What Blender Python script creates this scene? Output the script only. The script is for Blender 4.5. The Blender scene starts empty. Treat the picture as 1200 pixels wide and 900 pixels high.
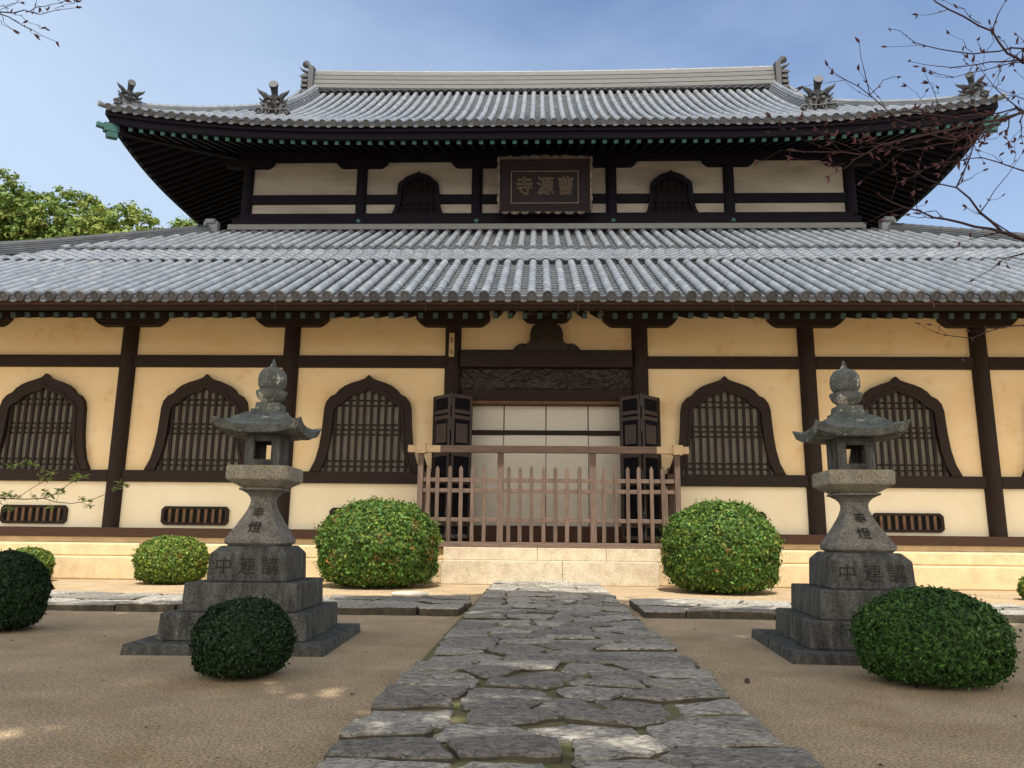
import bpy, math, random
import numpy as np
from mathutils import Vector, Matrix, noise
R = math.radians
rnd = random.Random(7)
S = bpy.context.scene
C = S.collection

# ------------------------------------------------------------------ camera, sky, sun, exposure
cam = bpy.data.cameras.new('camera'); co = bpy.data.objects.new('camera', cam); C.objects.link(co)
cam.sensor_width = 36; cam.lens = 27; cam.clip_end = 2000; cam.clip_start = .05
co.matrix_world = Matrix.Translation((0, 0, 1.0)) @ Matrix.Rotation(R(1.98), 4, 'Z') @ Matrix.Rotation(R(90 + 11.04), 4, 'X') @ Matrix.Rotation(R(.603), 4, 'Z')
S.camera = co
SUN_EL, SUN_AZ = 62, 4        # sun behind the camera; azimuth in degrees towards the right of straight behind
S.view_settings.view_transform = 'Standard'; S.view_settings.look = 'None'; S.view_settings.gamma = 1
S.view_settings.use_curve_mapping = False
S.view_settings.exposure = .74
W = bpy.data.worlds.new('World'); S.world = W; W.use_nodes = True
nt = W.node_tree; nt.nodes.clear()
out = nt.nodes.new('ShaderNodeOutputWorld'); bg = nt.nodes.new('ShaderNodeBackground')
sky = nt.nodes.new('ShaderNodeTexSky'); sky.sky_type = 'NISHITA'; sky.sun_disc = False
sky.sun_elevation = R(SUN_EL); sky.sun_rotation = R(180 - SUN_AZ); sky.air_density = 1.0; sky.dust_density = .6; sky.ozone_density = 3.0
tc = nt.nodes.new('ShaderNodeTexCoord'); mp = nt.nodes.new('ShaderNodeMapping'); mp.inputs['Scale'].default_value = (1.0, 1.0, 2.2)
mp.inputs['Location'].default_value = (.35, .1, .2)
no = nt.nodes.new('ShaderNodeTexNoise'); no.inputs['Scale'].default_value = 1.6; no.inputs['Detail'].default_value = 5; no.inputs['Roughness'].default_value = .5
rp = nt.nodes.new('ShaderNodeValToRGB'); rp.color_ramp.elements[0].position = .42; rp.color_ramp.elements[1].position = .68
rp.color_ramp.elements[0].color = (.08, .08, .08, 1); rp.color_ramp.elements[1].color = (.75, .75, .75, 1)
mx = nt.nodes.new('ShaderNodeMixRGB'); mx.inputs[2].default_value = (3.0, 3.7, 4.8, 1)
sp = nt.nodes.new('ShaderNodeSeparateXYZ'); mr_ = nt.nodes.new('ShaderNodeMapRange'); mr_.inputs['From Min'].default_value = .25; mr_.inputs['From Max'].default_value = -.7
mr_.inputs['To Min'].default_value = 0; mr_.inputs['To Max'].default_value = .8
hx = nt.nodes.new('ShaderNodeMapRange'); hx.inputs['From Min'].default_value = .05; hx.inputs['From Max'].default_value = -.6; hx.inputs['To Max'].default_value = .8
hz_ = nt.nodes.new('ShaderNodeMapRange'); hz_.inputs['From Min'].default_value = .60; hz_.inputs['From Max'].default_value = .22; hz_.inputs['To Max'].default_value = .5
hm = nt.nodes.new('ShaderNodeMath'); hm.use_clamp = True
m3 = nt.nodes.new('ShaderNodeMixRGB'); m3.inputs[2].default_value = (3.1, 3.9, 5.0, 1)      # pale haze low down and to the left
mh = nt.nodes.new('ShaderNodeMixRGB'); mh.inputs[2].default_value = (13.5, 12.4, 10.8, 1)   # unseen warm-white haze behind the camera, added as fill light
L = nt.links.new
L(tc.outputs['Generated'], mp.inputs[0]); L(mp.outputs[0], no.inputs['Vector']); L(no.outputs['Fac'], rp.inputs[0])
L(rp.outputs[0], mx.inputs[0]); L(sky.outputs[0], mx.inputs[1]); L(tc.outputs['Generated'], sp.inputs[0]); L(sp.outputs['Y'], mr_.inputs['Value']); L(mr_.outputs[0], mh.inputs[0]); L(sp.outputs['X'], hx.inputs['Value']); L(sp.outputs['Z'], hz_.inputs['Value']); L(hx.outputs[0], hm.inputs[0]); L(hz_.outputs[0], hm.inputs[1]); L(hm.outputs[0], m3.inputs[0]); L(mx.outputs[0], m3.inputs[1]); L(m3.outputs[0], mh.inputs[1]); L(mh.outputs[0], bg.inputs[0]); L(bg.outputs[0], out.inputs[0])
bg.inputs[1].default_value = .115
sl = bpy.data.lights.new('sun', 'SUN'); so = bpy.data.objects.new('sun', sl); C.objects.link(so)
sl.energy = 3.7; sl.angle = R(.5); sl.color = (1, .94, .84)
sd = Vector((math.sin(R(SUN_AZ)) * math.cos(R(SUN_EL)), -math.cos(R(SUN_AZ)) * math.cos(R(SUN_EL)), math.sin(R(SUN_EL))))
so.rotation_euler = sd.to_track_quat('Z', 'Y').to_euler()

# ------------------------------------------------------------------ materials
def mat(name, base, rough=.8, var=None, vscale=3, vdetail=6, bump=0, bscale=30, stretch=(1, 1, 1), tone=0, spec=.3,
        blotch=None, bl_scale=.8, bl_lo=.5, bl_hi=.7, bdetail=6, transl=0, bumpdist=.02, metal=0, speck=0):
    m = bpy.data.materials.new(name); m.use_nodes = True; n = m.node_tree.nodes; l = m.node_tree.links.new
    b = n['Principled BSDF']; b.inputs['Roughness'].default_value = rough; b.inputs['Specular IOR Level'].default_value = spec
    b.inputs['Metallic'].default_value = metal
    t = n.new('ShaderNodeTexCoord'); mpn = n.new('ShaderNodeMapping'); mpn.inputs['Scale'].default_value = stretch
    l(t.outputs['Object'], mpn.inputs[0])
    col = None
    rgb = n.new('ShaderNodeRGB'); rgb.outputs[0].default_value = (*base, 1); col = rgb.outputs[0]
    if var:
        q = n.new('ShaderNodeTexNoise'); q.inputs['Scale'].default_value = vscale; q.inputs['Detail'].default_value = vdetail; q.inputs['Roughness'].default_value = .65
        l(mpn.outputs[0], q.inputs['Vector'])
        r = n.new('ShaderNodeValToRGB'); r.color_ramp.elements[0].position = .33; r.color_ramp.elements[1].position = .67
        r.color_ramp.elements[0].color = (*var, 1); r.color_ramp.elements[1].color = (*base, 1)
        l(q.outputs['Fac'], r.inputs[0]); col = r.outputs[0]
    if blotch:
        q = n.new('ShaderNodeTexNoise'); q.inputs['Scale'].default_value = bl_scale; q.inputs['Detail'].default_value = 8; q.inputs['Roughness'].default_value = .7
        l(t.outputs['Object'], q.inputs['Vector'])
        r = n.new('ShaderNodeValToRGB'); r.color_ramp.elements[0].position = bl_lo; r.color_ramp.elements[1].position = bl_hi
        x = n.new('ShaderNodeMixRGB'); l(q.outputs['Fac'], r.inputs[0]); l(r.outputs[0], x.inputs[0]); l(col, x.inputs[1]); x.inputs[2].default_value = (*blotch, 1)
        col = x.outputs[0]
    if speck:
        q = n.new('ShaderNodeTexNoise'); q.inputs['Scale'].default_value = 55; q.inputs['Detail'].default_value = 3; q.inputs['Roughness'].default_value = .8; l(t.outputs['Object'], q.inputs['Vector'])
        r = n.new('ShaderNodeMapRange'); r.inputs['From Min'].default_value = .35; r.inputs['From Max'].default_value = .65; r.inputs['To Min'].default_value = 1 - speck; r.inputs['To Max'].default_value = 1 + speck
        x = n.new('ShaderNodeVectorMath'); x.operation = 'SCALE'; l(q.outputs['Fac'], r.inputs['Value']); l(col, x.inputs[0]); l(r.outputs[0], x.inputs['Scale']); col = x.outputs[0]
    if tone:
        a = n.new('ShaderNodeAttribute'); a.attribute_name = 'tone'
        mm = n.new('ShaderNodeMath'); mm.operation = 'MULTIPLY_ADD'; mm.inputs[1].default_value = tone * 2; mm.inputs[2].default_value = 1 - tone
        l(a.outputs['Fac'], mm.inputs[0])
        x = n.new('ShaderNodeVectorMath'); x.operation = 'SCALE'; l(col, x.inputs[0]); l(mm.outputs[0], x.inputs['Scale']); col = x.outputs[0]
    l(col, b.inputs['Base Color'])
    if bump:
        q = n.new('ShaderNodeTexNoise'); q.inputs['Scale'].default_value = bscale; q.inputs['Detail'].default_value = bdetail; q.inputs['Roughness'].default_value = .7
        l(mpn.outputs[0], q.inputs['Vector'])
        bn = n.new('ShaderNodeBump'); bn.inputs['Strength'].default_value = bump; bn.inputs['Distance'].default_value = bumpdist
        l(q.outputs['Fac'], bn.inputs['Height']); l(bn.outputs[0], b.inputs['Normal'])
    if transl:
        tr = n.new('ShaderNodeBsdfTranslucent'); ms = n.new('ShaderNodeMixShader'); ms.inputs[0].default_value = transl
        l(col, tr.inputs[0]); l(b.outputs[0], ms.inputs[1]); l(tr.outputs[0], ms.inputs[2]); l(ms.outputs[0], n['Material Output'].inputs[0])
    return m

M = {}
M['sand'] = mat('sand', (.62, .48, .315), .95, var=(.45, .35, .225), blotch=(.40, .285, .16), bl_scale=.7, bl_lo=.52, bl_hi=.72, vscale=1.6, bump=.0)
M['plaster'] = mat('plaster', (.79, .64, .41), .9, var=(.73, .54, .30), vscale=.7, vdetail=8, stretch=(.6, 1, 1.6), blotch=(.58, .33, .13), bl_scale=1.5, bl_lo=.56, bl_hi=.82, bump=.15, bscale=9)
M['plaster_low'] = mat('plaster_low', (.80, .735, .57), .9, var=(.74, .64, .45), vscale=.8, blotch=(.58, .40, .2), bl_scale=1.1, bl_lo=.62, bl_hi=.9, bump=.1, bscale=9)  # paler than the wall above: bounced light and weathering put into the colour
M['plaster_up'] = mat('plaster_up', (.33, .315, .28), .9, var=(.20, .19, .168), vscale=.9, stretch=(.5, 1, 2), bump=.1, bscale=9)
M['woodup'] = mat('shaded_eave_wood', (.0075, .0075, .012), .8, spec=.1, var=(.005, .005, .008), vscale=6, bump=.2, bscale=10)  # eave shade and bluish haze put into the wood colour
M['bar'] = mat('bar_wood', (.022, .016, .014), .8, var=(.014, .010, .009), vscale=6)
M['wood'] = mat('dark_wood', (.030, .019, .015), .72, spec=.2, var=(.016, .011, .010), vscale=6, stretch=(.5, 8, 8), bump=.25, bscale=10)
M['woodv'] = mat('dark_wood_upright', (.028, .017, .013), .72, spec=.2, var=(.014, .010, .009), vscale=6, stretch=(8, 8, .5), bump=.25, bscale=10)
M['doorrail'] = mat('door_rail_wood', (.075, .058, .05), .55, var=(.035, .028, .025), vscale=6, stretch=(6, 6, 1), bump=.2, bscale=10)
M['woodsill'] = mat('brown_wood', (.080, .038, .023), .65, var=(.04, .02, .014), vscale=6, stretch=(.4, 9, 9), bump=.3, bscale=10)
M['carved'] = mat('carved_wood', (.022, .017, .015), .5, var=(.035, .028, .022), vscale=8, bump=.3, bscale=25)
M['ventwood'] = mat('vent_wood', (.16, .095, .055), .8, var=(.09, .05, .03), vscale=7, bump=.2, bscale=20)
M['fence'] = mat('weathered_wood', (.155, .105, .078), .8, var=(.08, .054, .042), vscale=5, stretch=(6, 6, .7), bump=.3, bscale=14, tone=.22)
M['fencerail'] = mat('weathered_rail', (.185, .125, .095), .8, var=(.10, .068, .052), vscale=5, stretch=(.5, 8, 8), bump=.3, bscale=14)
M['newwood'] = mat('new_wood', (.50, .38, .24), .7, var=(.48, .33, .18), vscale=5, stretch=(.6, 8, 8), bump=.1, bscale=14)
M['screen'] = mat('screen_board', (.60, .57, .50), .55, var=(.54, .51, .45), vscale=3, stretch=(1, 1, 12), bump=.1, bscale=8)
M['paper'] = mat('window_paper', (.29, .28, .235), .9, var=(.22, .21, .175), vscale=2)
M['black'] = mat('dark_gap', (.006, .006, .006), .9)
M['tile'] = mat('roof_tile', (.175, .195, .222), .55, var=(.112, .13, .155), vscale=3, vdetail=12, blotch=(.27, .28, .285), bl_scale=2.2, bl_lo=.55, bl_hi=.75, tone=.10, bump=.2, bscale=30, spec=.5)
M['tiledark'] = mat('ridge_tile', (.036, .041, .05), .6, var=(.02, .023, .03), vscale=6, tone=.2, bump=.2, bscale=30, spec=.5)
M['ridgelight'] = mat('ridge_course_tile', (.18, .19, .198), .75, var=(.15, .153, .155), vscale=4, stretch=(.6, 3, 3), tone=.15, bump=.2, bscale=20)
M['verdigris'] = mat('verdigris', (.035, .125, .112), .6, var=(.02, .07, .068), vscale=9, bump=.2, bscale=30)
M['verddark'] = mat('verdigris_dull', (.022, .040, .034), .75, var=(.013, .024, .021), vscale=9)
M['granite'] = mat('weathered_granite', (.13, .132, .122), .9, var=(.032, .033, .031), vscale=6, vdetail=14, blotch=(.34, .32, .26), bl_scale=5, bl_lo=.62, bl_hi=.72, bump=1, bscale=45, bumpdist=.012, stretch=(2.4, 2.4, .5), speck=.45)
M['postgranite'] = mat('grey_granite', (.24, .23, .20), .9, var=(.10, .095, .085), vscale=6, vdetail=14, bump=1, bscale=45, bumpdist=.012, speck=.4)
M['granitetop'] = mat('lichen_granite', (.34, .31, .24), .9, var=(.19, .175, .14), vscale=6, vdetail=14, blotch=(.20, .21, .10), bl_scale=3, bl_lo=.52, bl_hi=.7, bump=1, bscale=45, bumpdist=.012, speck=.4)
M['granitedark'] = mat('blue_grey_granite', (.15, .16, .15), .85, var=(.06, .068, .062), vscale=8, vdetail=14, blotch=(.42, .41, .36), bl_scale=7, bl_lo=.59, bl_hi=.64, bump=1, bscale=45, bumpdist=.012, speck=.45)
M['ink'] = mat('carved_groove', (.028, .027, .025), .95)
M['inkfaint'] = mat('carved_groove_worn', (.075, .07, .055), .95, var=(.03, .03, .028), vscale=12)
M['gold'] = mat('faded_gilt', (.15, .12, .09), .55, var=(.26, .20, .13), vscale=12)
M['giltwood'] = mat('gilt_scallop', (.16, .13, .105), .7, var=(.03, .025, .025), vscale=9)
M['plaquewood'] = mat('plaque_wood', (.016, .013, .015), .7, spec=.1, var=(.018, .015, .018), vscale=5, stretch=(.5, 5, 12), bump=.3, bscale=10)
M['stepstone'] = mat('pale_granite', (.58, .49, .36), .9, speck=.3, var=(.42, .35, .25), vscale=5, vdetail=9, blotch=(.30, .25, .17), bl_scale=3.2, bl_lo=.58, bl_hi=.75, bump=.3, bscale=50)
M['plinth'] = mat('plinth_plaster', (.62, .47, .28), .95, speck=.15, var=(.48, .36, .21), vscale=3.5, blotch=(.45, .36, .22), bl_scale=1.5, bl_lo=.62, bl_hi=.85, bump=.2, bscale=25)
M['soil'] = mat('moss_soil', (.13, .15, .045), 1, var=(.22, .18, .11), vscale=7, bump=.8, bscale=50)
M['bark'] = mat('bark', (.085, .06, .05), .9, var=(.05, .033, .03), vscale=8, bump=.4, bscale=20)
M['twig'] = mat('twig_bark', (.050, .022, .024), .8, var=(.03, .014, .016), vscale=9)
M['bud'] = mat('red_bud', (.075, .026, .028), .7, tone=.3)
M['leaf'] = mat('azalea_leaf', (.075, .165, .028), .55, tone=.75, transl=.22, var=(.04, .095, .016), vscale=2.5)
M['leafwarm'] = mat('azalea_new_leaf', (.15, .20, .03), .55, tone=.6, transl=.25)
M['leafrust'] = mat('azalea_rust_leaf', (.22, .11, .035), .7, tone=.5, transl=.2)
M['leafmid'] = mat('mid_leaf', (.035, .085, .018), .55, tone=.8, transl=.2)
M['leafdark'] = mat('dark_leaf', (.015, .036, .011), .6, tone=.8, transl=.15)
M['bushcore'] = mat('inner_twigs', (.026, .045, .014), 1, var=(.012, .018, .007), vscale=14)
M['treeleaf'] = mat('broadleaf', (.13, .20, .045), .6, tone=.42, transl=.3, var=(.09, .15, .022), vscale=.5)
M['treeleaf2'] = mat('broadleaf_yellow', (.19, .225, .045), .6, tone=.42, transl=.3, var=(.17, .22, .04), vscale=.5)
M['maple'] = mat('maple_leaf', (.17, .22, .045), .6, tone=.5, transl=.35)
M['palewhite'] = mat('pale_stone', (.62, .58, .5), .9, var=(.5, .46, .38), vscale=6)

def rock_mat():
    m = bpy.data.materials.new('flagstone'); m.use_nodes = True; n = m.node_tree.nodes; l = m.node_tree.links.new
    b = n['Principled BSDF']; b.inputs['Roughness'].default_value = .62; b.inputs['Specular IOR Level'].default_value = .45
    t = n.new('ShaderNodeTexCoord'); a = n.new('ShaderNodeAttribute'); a.attribute_name = 'tone'
    mp_ = n.new('ShaderNodeMapping'); mp_.inputs['Scale'].default_value = (1.6, 2.8, 5); l(t.outputs['Object'], mp_.inputs[0])
    off = n.new('ShaderNodeVectorMath'); off.operation = 'SCALE'; off.inputs['Scale'].default_value = 37
    l(a.outputs['Color'], off.inputs[0]); ad = n.new('ShaderNodeVectorMath'); l(mp_.outputs[0], ad.inputs[0]); l(off.outputs[0], ad.inputs[1])
    q = n.new('ShaderNodeTexNoise'); q.inputs['Scale'].default_value = 13.0; q.inputs['Detail'].default_value = 12; q.inputs['Roughness'].default_value = .72; q.inputs['Distortion'].default_value = .9
    l(ad.outputs[0], q.inputs['Vector'])
    r = n.new('ShaderNodeValToRGB'); e = r.color_ramp.elements; e[0].position = .38; e[1].position = .62; e[0].color = (.085, .079, .068, 1); e[1].color = (.50, .47, .405, 1)
    l(q.outputs['Fac'], r.inputs[0])
    q2 = n.new('ShaderNodeTexNoise'); q2.inputs['Scale'].default_value = 1.1; q2.inputs['Detail'].default_value = 6; l(t.outputs['Object'], q2.inputs['Vector'])
    r2 = n.new('ShaderNodeValToRGB'); r2.color_ramp.elements[0].position = .55; r2.color_ramp.elements[1].position = .75
    x = n.new('ShaderNodeMixRGB'); l(q2.outputs['Fac'], r2.inputs[0])
    fm = n.new('ShaderNodeMath'); fm.operation = 'MULTIPLY'; fm.inputs[1].default_value = .45; l(r2.outputs[0], fm.inputs[0]); l(fm.outputs[0], x.inputs[0])
    l(r.outputs[0], x.inputs[1]); x.inputs[2].default_value = (.30, .26, .19, 1)
    mm = n.new('ShaderNodeMath'); mm.operation = 'MULTIPLY_ADD'; mm.inputs[1].default_value = .7; mm.inputs[2].default_value = .65; l(a.outputs['Fac'], mm.inputs[0])
    sc = n.new('ShaderNodeVectorMath'); sc.operation = 'SCALE'; l(x.outputs[0], sc.inputs[0]); l(mm.outputs[0], sc.inputs['Scale'])
    l(sc.outputs[0], b.inputs['Base Color'])
    bn = n.new('ShaderNodeBump'); bn.inputs['Strength'].default_value = 1.0; bn.inputs['Distance'].default_value = .022
    l(q.outputs['Fac'], bn.inputs['Height']); l(bn.outputs[0], b.inputs['Normal'])
    return m
M['rock'] = rock_mat()
M['stoneside'] = mat('dark_stone_edge', (.10, .085, .06), .95, var=(.045, .04, .03), vscale=9)  # side faces of the flagstones, darker and browner than their tops

def sand_mat():
    m = M['sand']; n = m.node_tree.nodes; l = m.node_tree.links.new; b = n['Principled BSDF']
    t = n['Texture Coordinate'] if 'Texture Coordinate' in n else n.new('ShaderNodeTexCoord')
    g = n.new('ShaderNodeTexNoise'); g.inputs['Scale'].default_value = 62; g.inputs['Detail'].default_value = 3; g.inputs['Roughness'].default_value = .8
    l(t.outputs['Object'], g.inputs['Vector'])
    big = n.new('ShaderNodeTexNoise'); big.inputs['Scale'].default_value = 2.2; big.inputs['Detail'].default_value = 5; l(t.outputs['Object'], big.inputs['Vector'])
    wv = n.new('ShaderNodeTexWave'); wv.inputs['Scale'].default_value = 5.5; wv.inputs['Distortion'].default_value = 5; wv.inputs['Detail'].default_value = 3; wv.bands_direction = 'DIAGONAL'
    l(t.outputs['Object'], wv.inputs['Vector'])
    old = b.inputs['Base Color'].links[0].from_socket
    r = n.new('ShaderNodeValToRGB'); r.color_ramp.elements[0].position = .40; r.color_ramp.elements[1].position = .60
    r.color_ramp.elements[0].color = (.40, .38, .35, 1); r.color_ramp.elements[1].color = (1.15, 1.12, 1.08, 1)
    l(g.outputs['Fac'], r.inputs[0]); x = n.new('ShaderNodeMixRGB'); x.blend_type = 'MULTIPLY'; x.inputs[0].default_value = 1
    l(old, x.inputs[1]); l(r.outputs[0], x.inputs[2]); l(x.outputs[0], b.inputs['Base Color'])
    s1 = n.new('ShaderNodeMath'); s1.operation = 'MULTIPLY_ADD'; s1.inputs[1].default_value = .012; l(g.outputs['Fac'], s1.inputs[0])
    s2 = n.new('ShaderNodeMath'); s2.operation = 'MULTIPLY'; s2.inputs[1].default_value = .045; l(big.outputs['Fac'], s2.inputs[0])
    s3 = n.new('ShaderNodeMath'); s3.operation = 'MULTIPLY_ADD'; s3.inputs[1].default_value = .0015; l(wv.outputs['Fac'], s3.inputs[0]); l(s2.outputs[0], s3.inputs[2])
    l(s3.outputs[0], s1.inputs[2])
    bn = n.new('ShaderNodeBump'); bn.inputs['Strength'].default_value = 1; bn.inputs['Distance'].default_value = 1
    l(s1.outputs[0], bn.inputs['Height']); l(bn.outputs[0], b.inputs['Normal'])
sand_mat()

# ------------------------------------------------------------------ mesh builder
class MB:
    def __init__(s): s.v = []; s.f = []; s.m = []; s.t = []
    def add(s, vs, fs, mi=0, tone=None):
        o = len(s.v); s.v.extend(tuple(p) for p in vs)
        t = rnd.random() if tone is None else tone
        for f in fs: s.f.append(tuple(i + o for i in f)); s.m.append(mi); s.t.append(t)
    def box(s, x0, x1, y0, y1, z0, z1, mi=0, T=None, tone=None):
        vs = [Vector((x, y, z)) for z in (z0, z1) for y in (y0, y1) for x in (x0, x1)]
        if T is not None: vs = [T @ p for p in vs]
        s.add(vs, [(0, 2, 3, 1), (4, 5, 7, 6), (0, 1, 5, 4), (2, 6, 7, 3), (0, 4, 6, 2), (1, 3, 7, 5)], mi, tone)
    def beam(s, a, b, w, h, mi=0, up=(0, 0, 1)):           # box bar from a to b
        a = Vector(a); b = Vector(b); d = (b - a); ln = d.length; d.normalize()
        sx = d.cross(Vector(up)); sx.normalize(); u = sx.cross(d)
        T = Matrix((( sx.x, d.x, u.x, a.x), (sx.y, d.y, u.y, a.y), (sx.z, d.z, u.z, a.z), (0, 0, 0, 1)))
        s.box(-w / 2, w / 2, 0, ln, -h / 2, h / 2, mi, T)
    def prism(s, pts, y0, y1, mi=0, T=None, tone=None):    # outline in xz extruded along y
        n = len(pts); vs = [Vector((x, y0, z)) for x, z in pts] + [Vector((x, y1, z)) for x, z in pts]
        if T is not None: vs = [T @ p for p in vs]
        s.add(vs, [tuple(range(n)), tuple(range(2 * n - 1, n - 1, -1))] + [(i, n + i, n + (i + 1) % n, (i + 1) % n) for i in range(n)], mi, tone)
    def band(s, outer, inner, y0, y1, mi=0):               # open band between two outlines with equal point counts
        n = len(outer)
        for i in range(n - 1):
            q = [outer[i], outer[i + 1], inner[i + 1], inner[i]]
            s.prism(q, y0, y1, mi, tone=.5)
    def tube(s, path, rad, n=6, mi=0, cap=True, tone=None):
        path = [Vector(p) for p in path]
        if not hasattr(rad, '__len__'): rad = [rad] * len(path)
        vs = []; ref = Vector((0, 0, 1))
        for i, p in enumerate(path):
            d = (path[min(i + 1, len(path) - 1)] - path[max(i - 1, 0)]); d.normalize()
            if abs(d.dot(ref)) > .95: ref = Vector((1, 0, 0))
            a = d.cross(ref); a.normalize(); b = a.cross(d)
            for k in range(n):
                th = 2 * math.pi * k / n; vs.append(p + (a * math.cos(th) + b * math.sin(th)) * rad[i])
        fs = [(i * n + k, i * n + (k + 1) % n, (i + 1) * n + (k + 1) % n, (i + 1) * n + k) for i in range(len(path) - 1) for k in range(n)]
        if cap: fs += [tuple(range(n - 1, -1, -1)), tuple((len(path) - 1) * n + k for k in range(n))]
        s.add(vs, fs, mi, tone)
    def rings(s, rings, mi=0, tone=None, cap=True):        # stack of equal-count loops
        n = len(rings[0]); vs = [p for r_ in rings for p in r_]
        fs = [(i * n + k, i * n + (k + 1) % n, (i + 1) * n + (k + 1) % n, (i + 1) * n + k) for i in range(len(rings) - 1) for k in range(n)]
        if cap: fs += [tuple(range(n - 1, -1, -1)), tuple((len(rings) - 1) * n + k for k in range(n))]
        s.add(vs, fs, mi, tone)
    def lathe(s, c, prof, n=20, mi=0):
        s.rings([[Vector((c[0] + r_ * math.cos(2 * math.pi * k / n), c[1] + r_ * math.sin(2 * math.pi * k / n), c[2] + z)) for k in range(n)] for r_, z in prof], mi, .5)
    def grid(s, fn, nu, nv, mi=0, tone=.5):
        vs = [fn(i / nu, j / nv) for j in range(nv + 1) for i in range(nu + 1)]
        s.add(vs, [(j * (nu + 1) + i, j * (nu + 1) + i + 1, (j + 1) * (nu + 1) + i + 1, (j + 1) * (nu + 1) + i) for j in range(nv) for i in range(nu)], mi, tone)
    def mesh(s, name, mats, org=(0, 0, 0), smooth=False):
        me = bpy.data.meshes.new(name)
        v = np.array(s.v, float) - np.array(org)
        me.from_pydata(v.tolist(), [], s.f)
        for m in (mats if isinstance(mats, (list, tuple)) else [mats]): me.materials.append(m)
        me.polygons.foreach_set('material_index', s.m)
        at = me.attributes.new('tone', 'FLOAT', 'FACE'); at.data.foreach_set('value', s.t)
        if smooth: me.polygons.foreach_set('use_smooth', [True] * len(s.f))
        me.update(); return me
    def build(s, name, mats, parent=None, smooth=False, bevel=0, loc=None, **tags):
        org = Vector((0, 0, 0))
        if loc is not None: org = Vector(loc)
        elif parent is not None: org = wloc(parent)
        o = bpy.data.objects.new(name, s.mesh(name, mats, org, smooth)); C.objects.link(o)
        if parent is not None:
            o.parent = parent
            if loc is not None: o.location = org - wloc(parent)
        elif loc is not None: o.location = org
        if bevel:
            b = o.modifiers.new('bevel', 'BEVEL'); b.width = bevel; b.segments = 2; b.limit_method = 'ANGLE'; b.angle_limit = R(40)
        for k, v_ in tags.items(): o[k] = v_
        return o

def wloc(o):
    p = Vector((0, 0, 0))
    while o is not None: p += o.location; o = o.parent
    return p
def thing(name, label, cat, loc, group=None):
    o = bpy.data.objects.new(name, None); C.objects.link(o); o.location = loc; o['label'] = label; o['category'] = cat
    if group: o['group'] = group
    return o
def tag(o, label, cat, group=None):
    o['label'] = label; o['category'] = cat
    if group: o['group'] = group
    return o
def text(name, body, size, material, parent, loc, extrude=.004, outline=0, rot=(R(90), 0, 0), sx=1):
    cu = bpy.data.curves.new(name, 'FONT'); cu.body = body; cu.size = size; cu.extrude = extrude; cu.align_x = 'CENTER'; cu.align_y = 'CENTER'
    if outline: cu.fill_mode = 'NONE'; cu.bevel_depth = outline; cu.extrude = 0; cu.bevel_resolution = 0; cu.resolution_u = 3
    tmp = bpy.data.objects.new(name + '_tmp', cu); C.objects.link(tmp)
    me = bpy.data.meshes.new_from_object(tmp.evaluated_get(bpy.context.evaluated_depsgraph_get()))
    bpy.data.objects.remove(tmp); bpy.data.curves.remove(cu)
    me.materials.clear(); me.materials.append(material); me.name = name
    o = bpy.data.objects.new(name, me); C.objects.link(o); o.parent = parent
    o.location = Vector(loc) - wloc(parent); o.rotation_euler = rot; o.scale = (sx, 1, 1)
    return o
def clone(o, parent=None, dloc=None):
    c = o.copy(); C.objects.link(c)
    if parent is not None: c.parent = parent
    if dloc is not None: c.location = o.location + Vector(dloc)
    for ch in o.children: clone(ch, c)
    return c

# ------------------------------------------------------------------ ground and paths
g = MB()
def gz(x, y): return 0.0
g.grid(lambda u, v: (-400 + 800 * u, -100 + 600 * v, 0), 16, 12)
g.build('ground', M['sand'], kind='structure')

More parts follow.
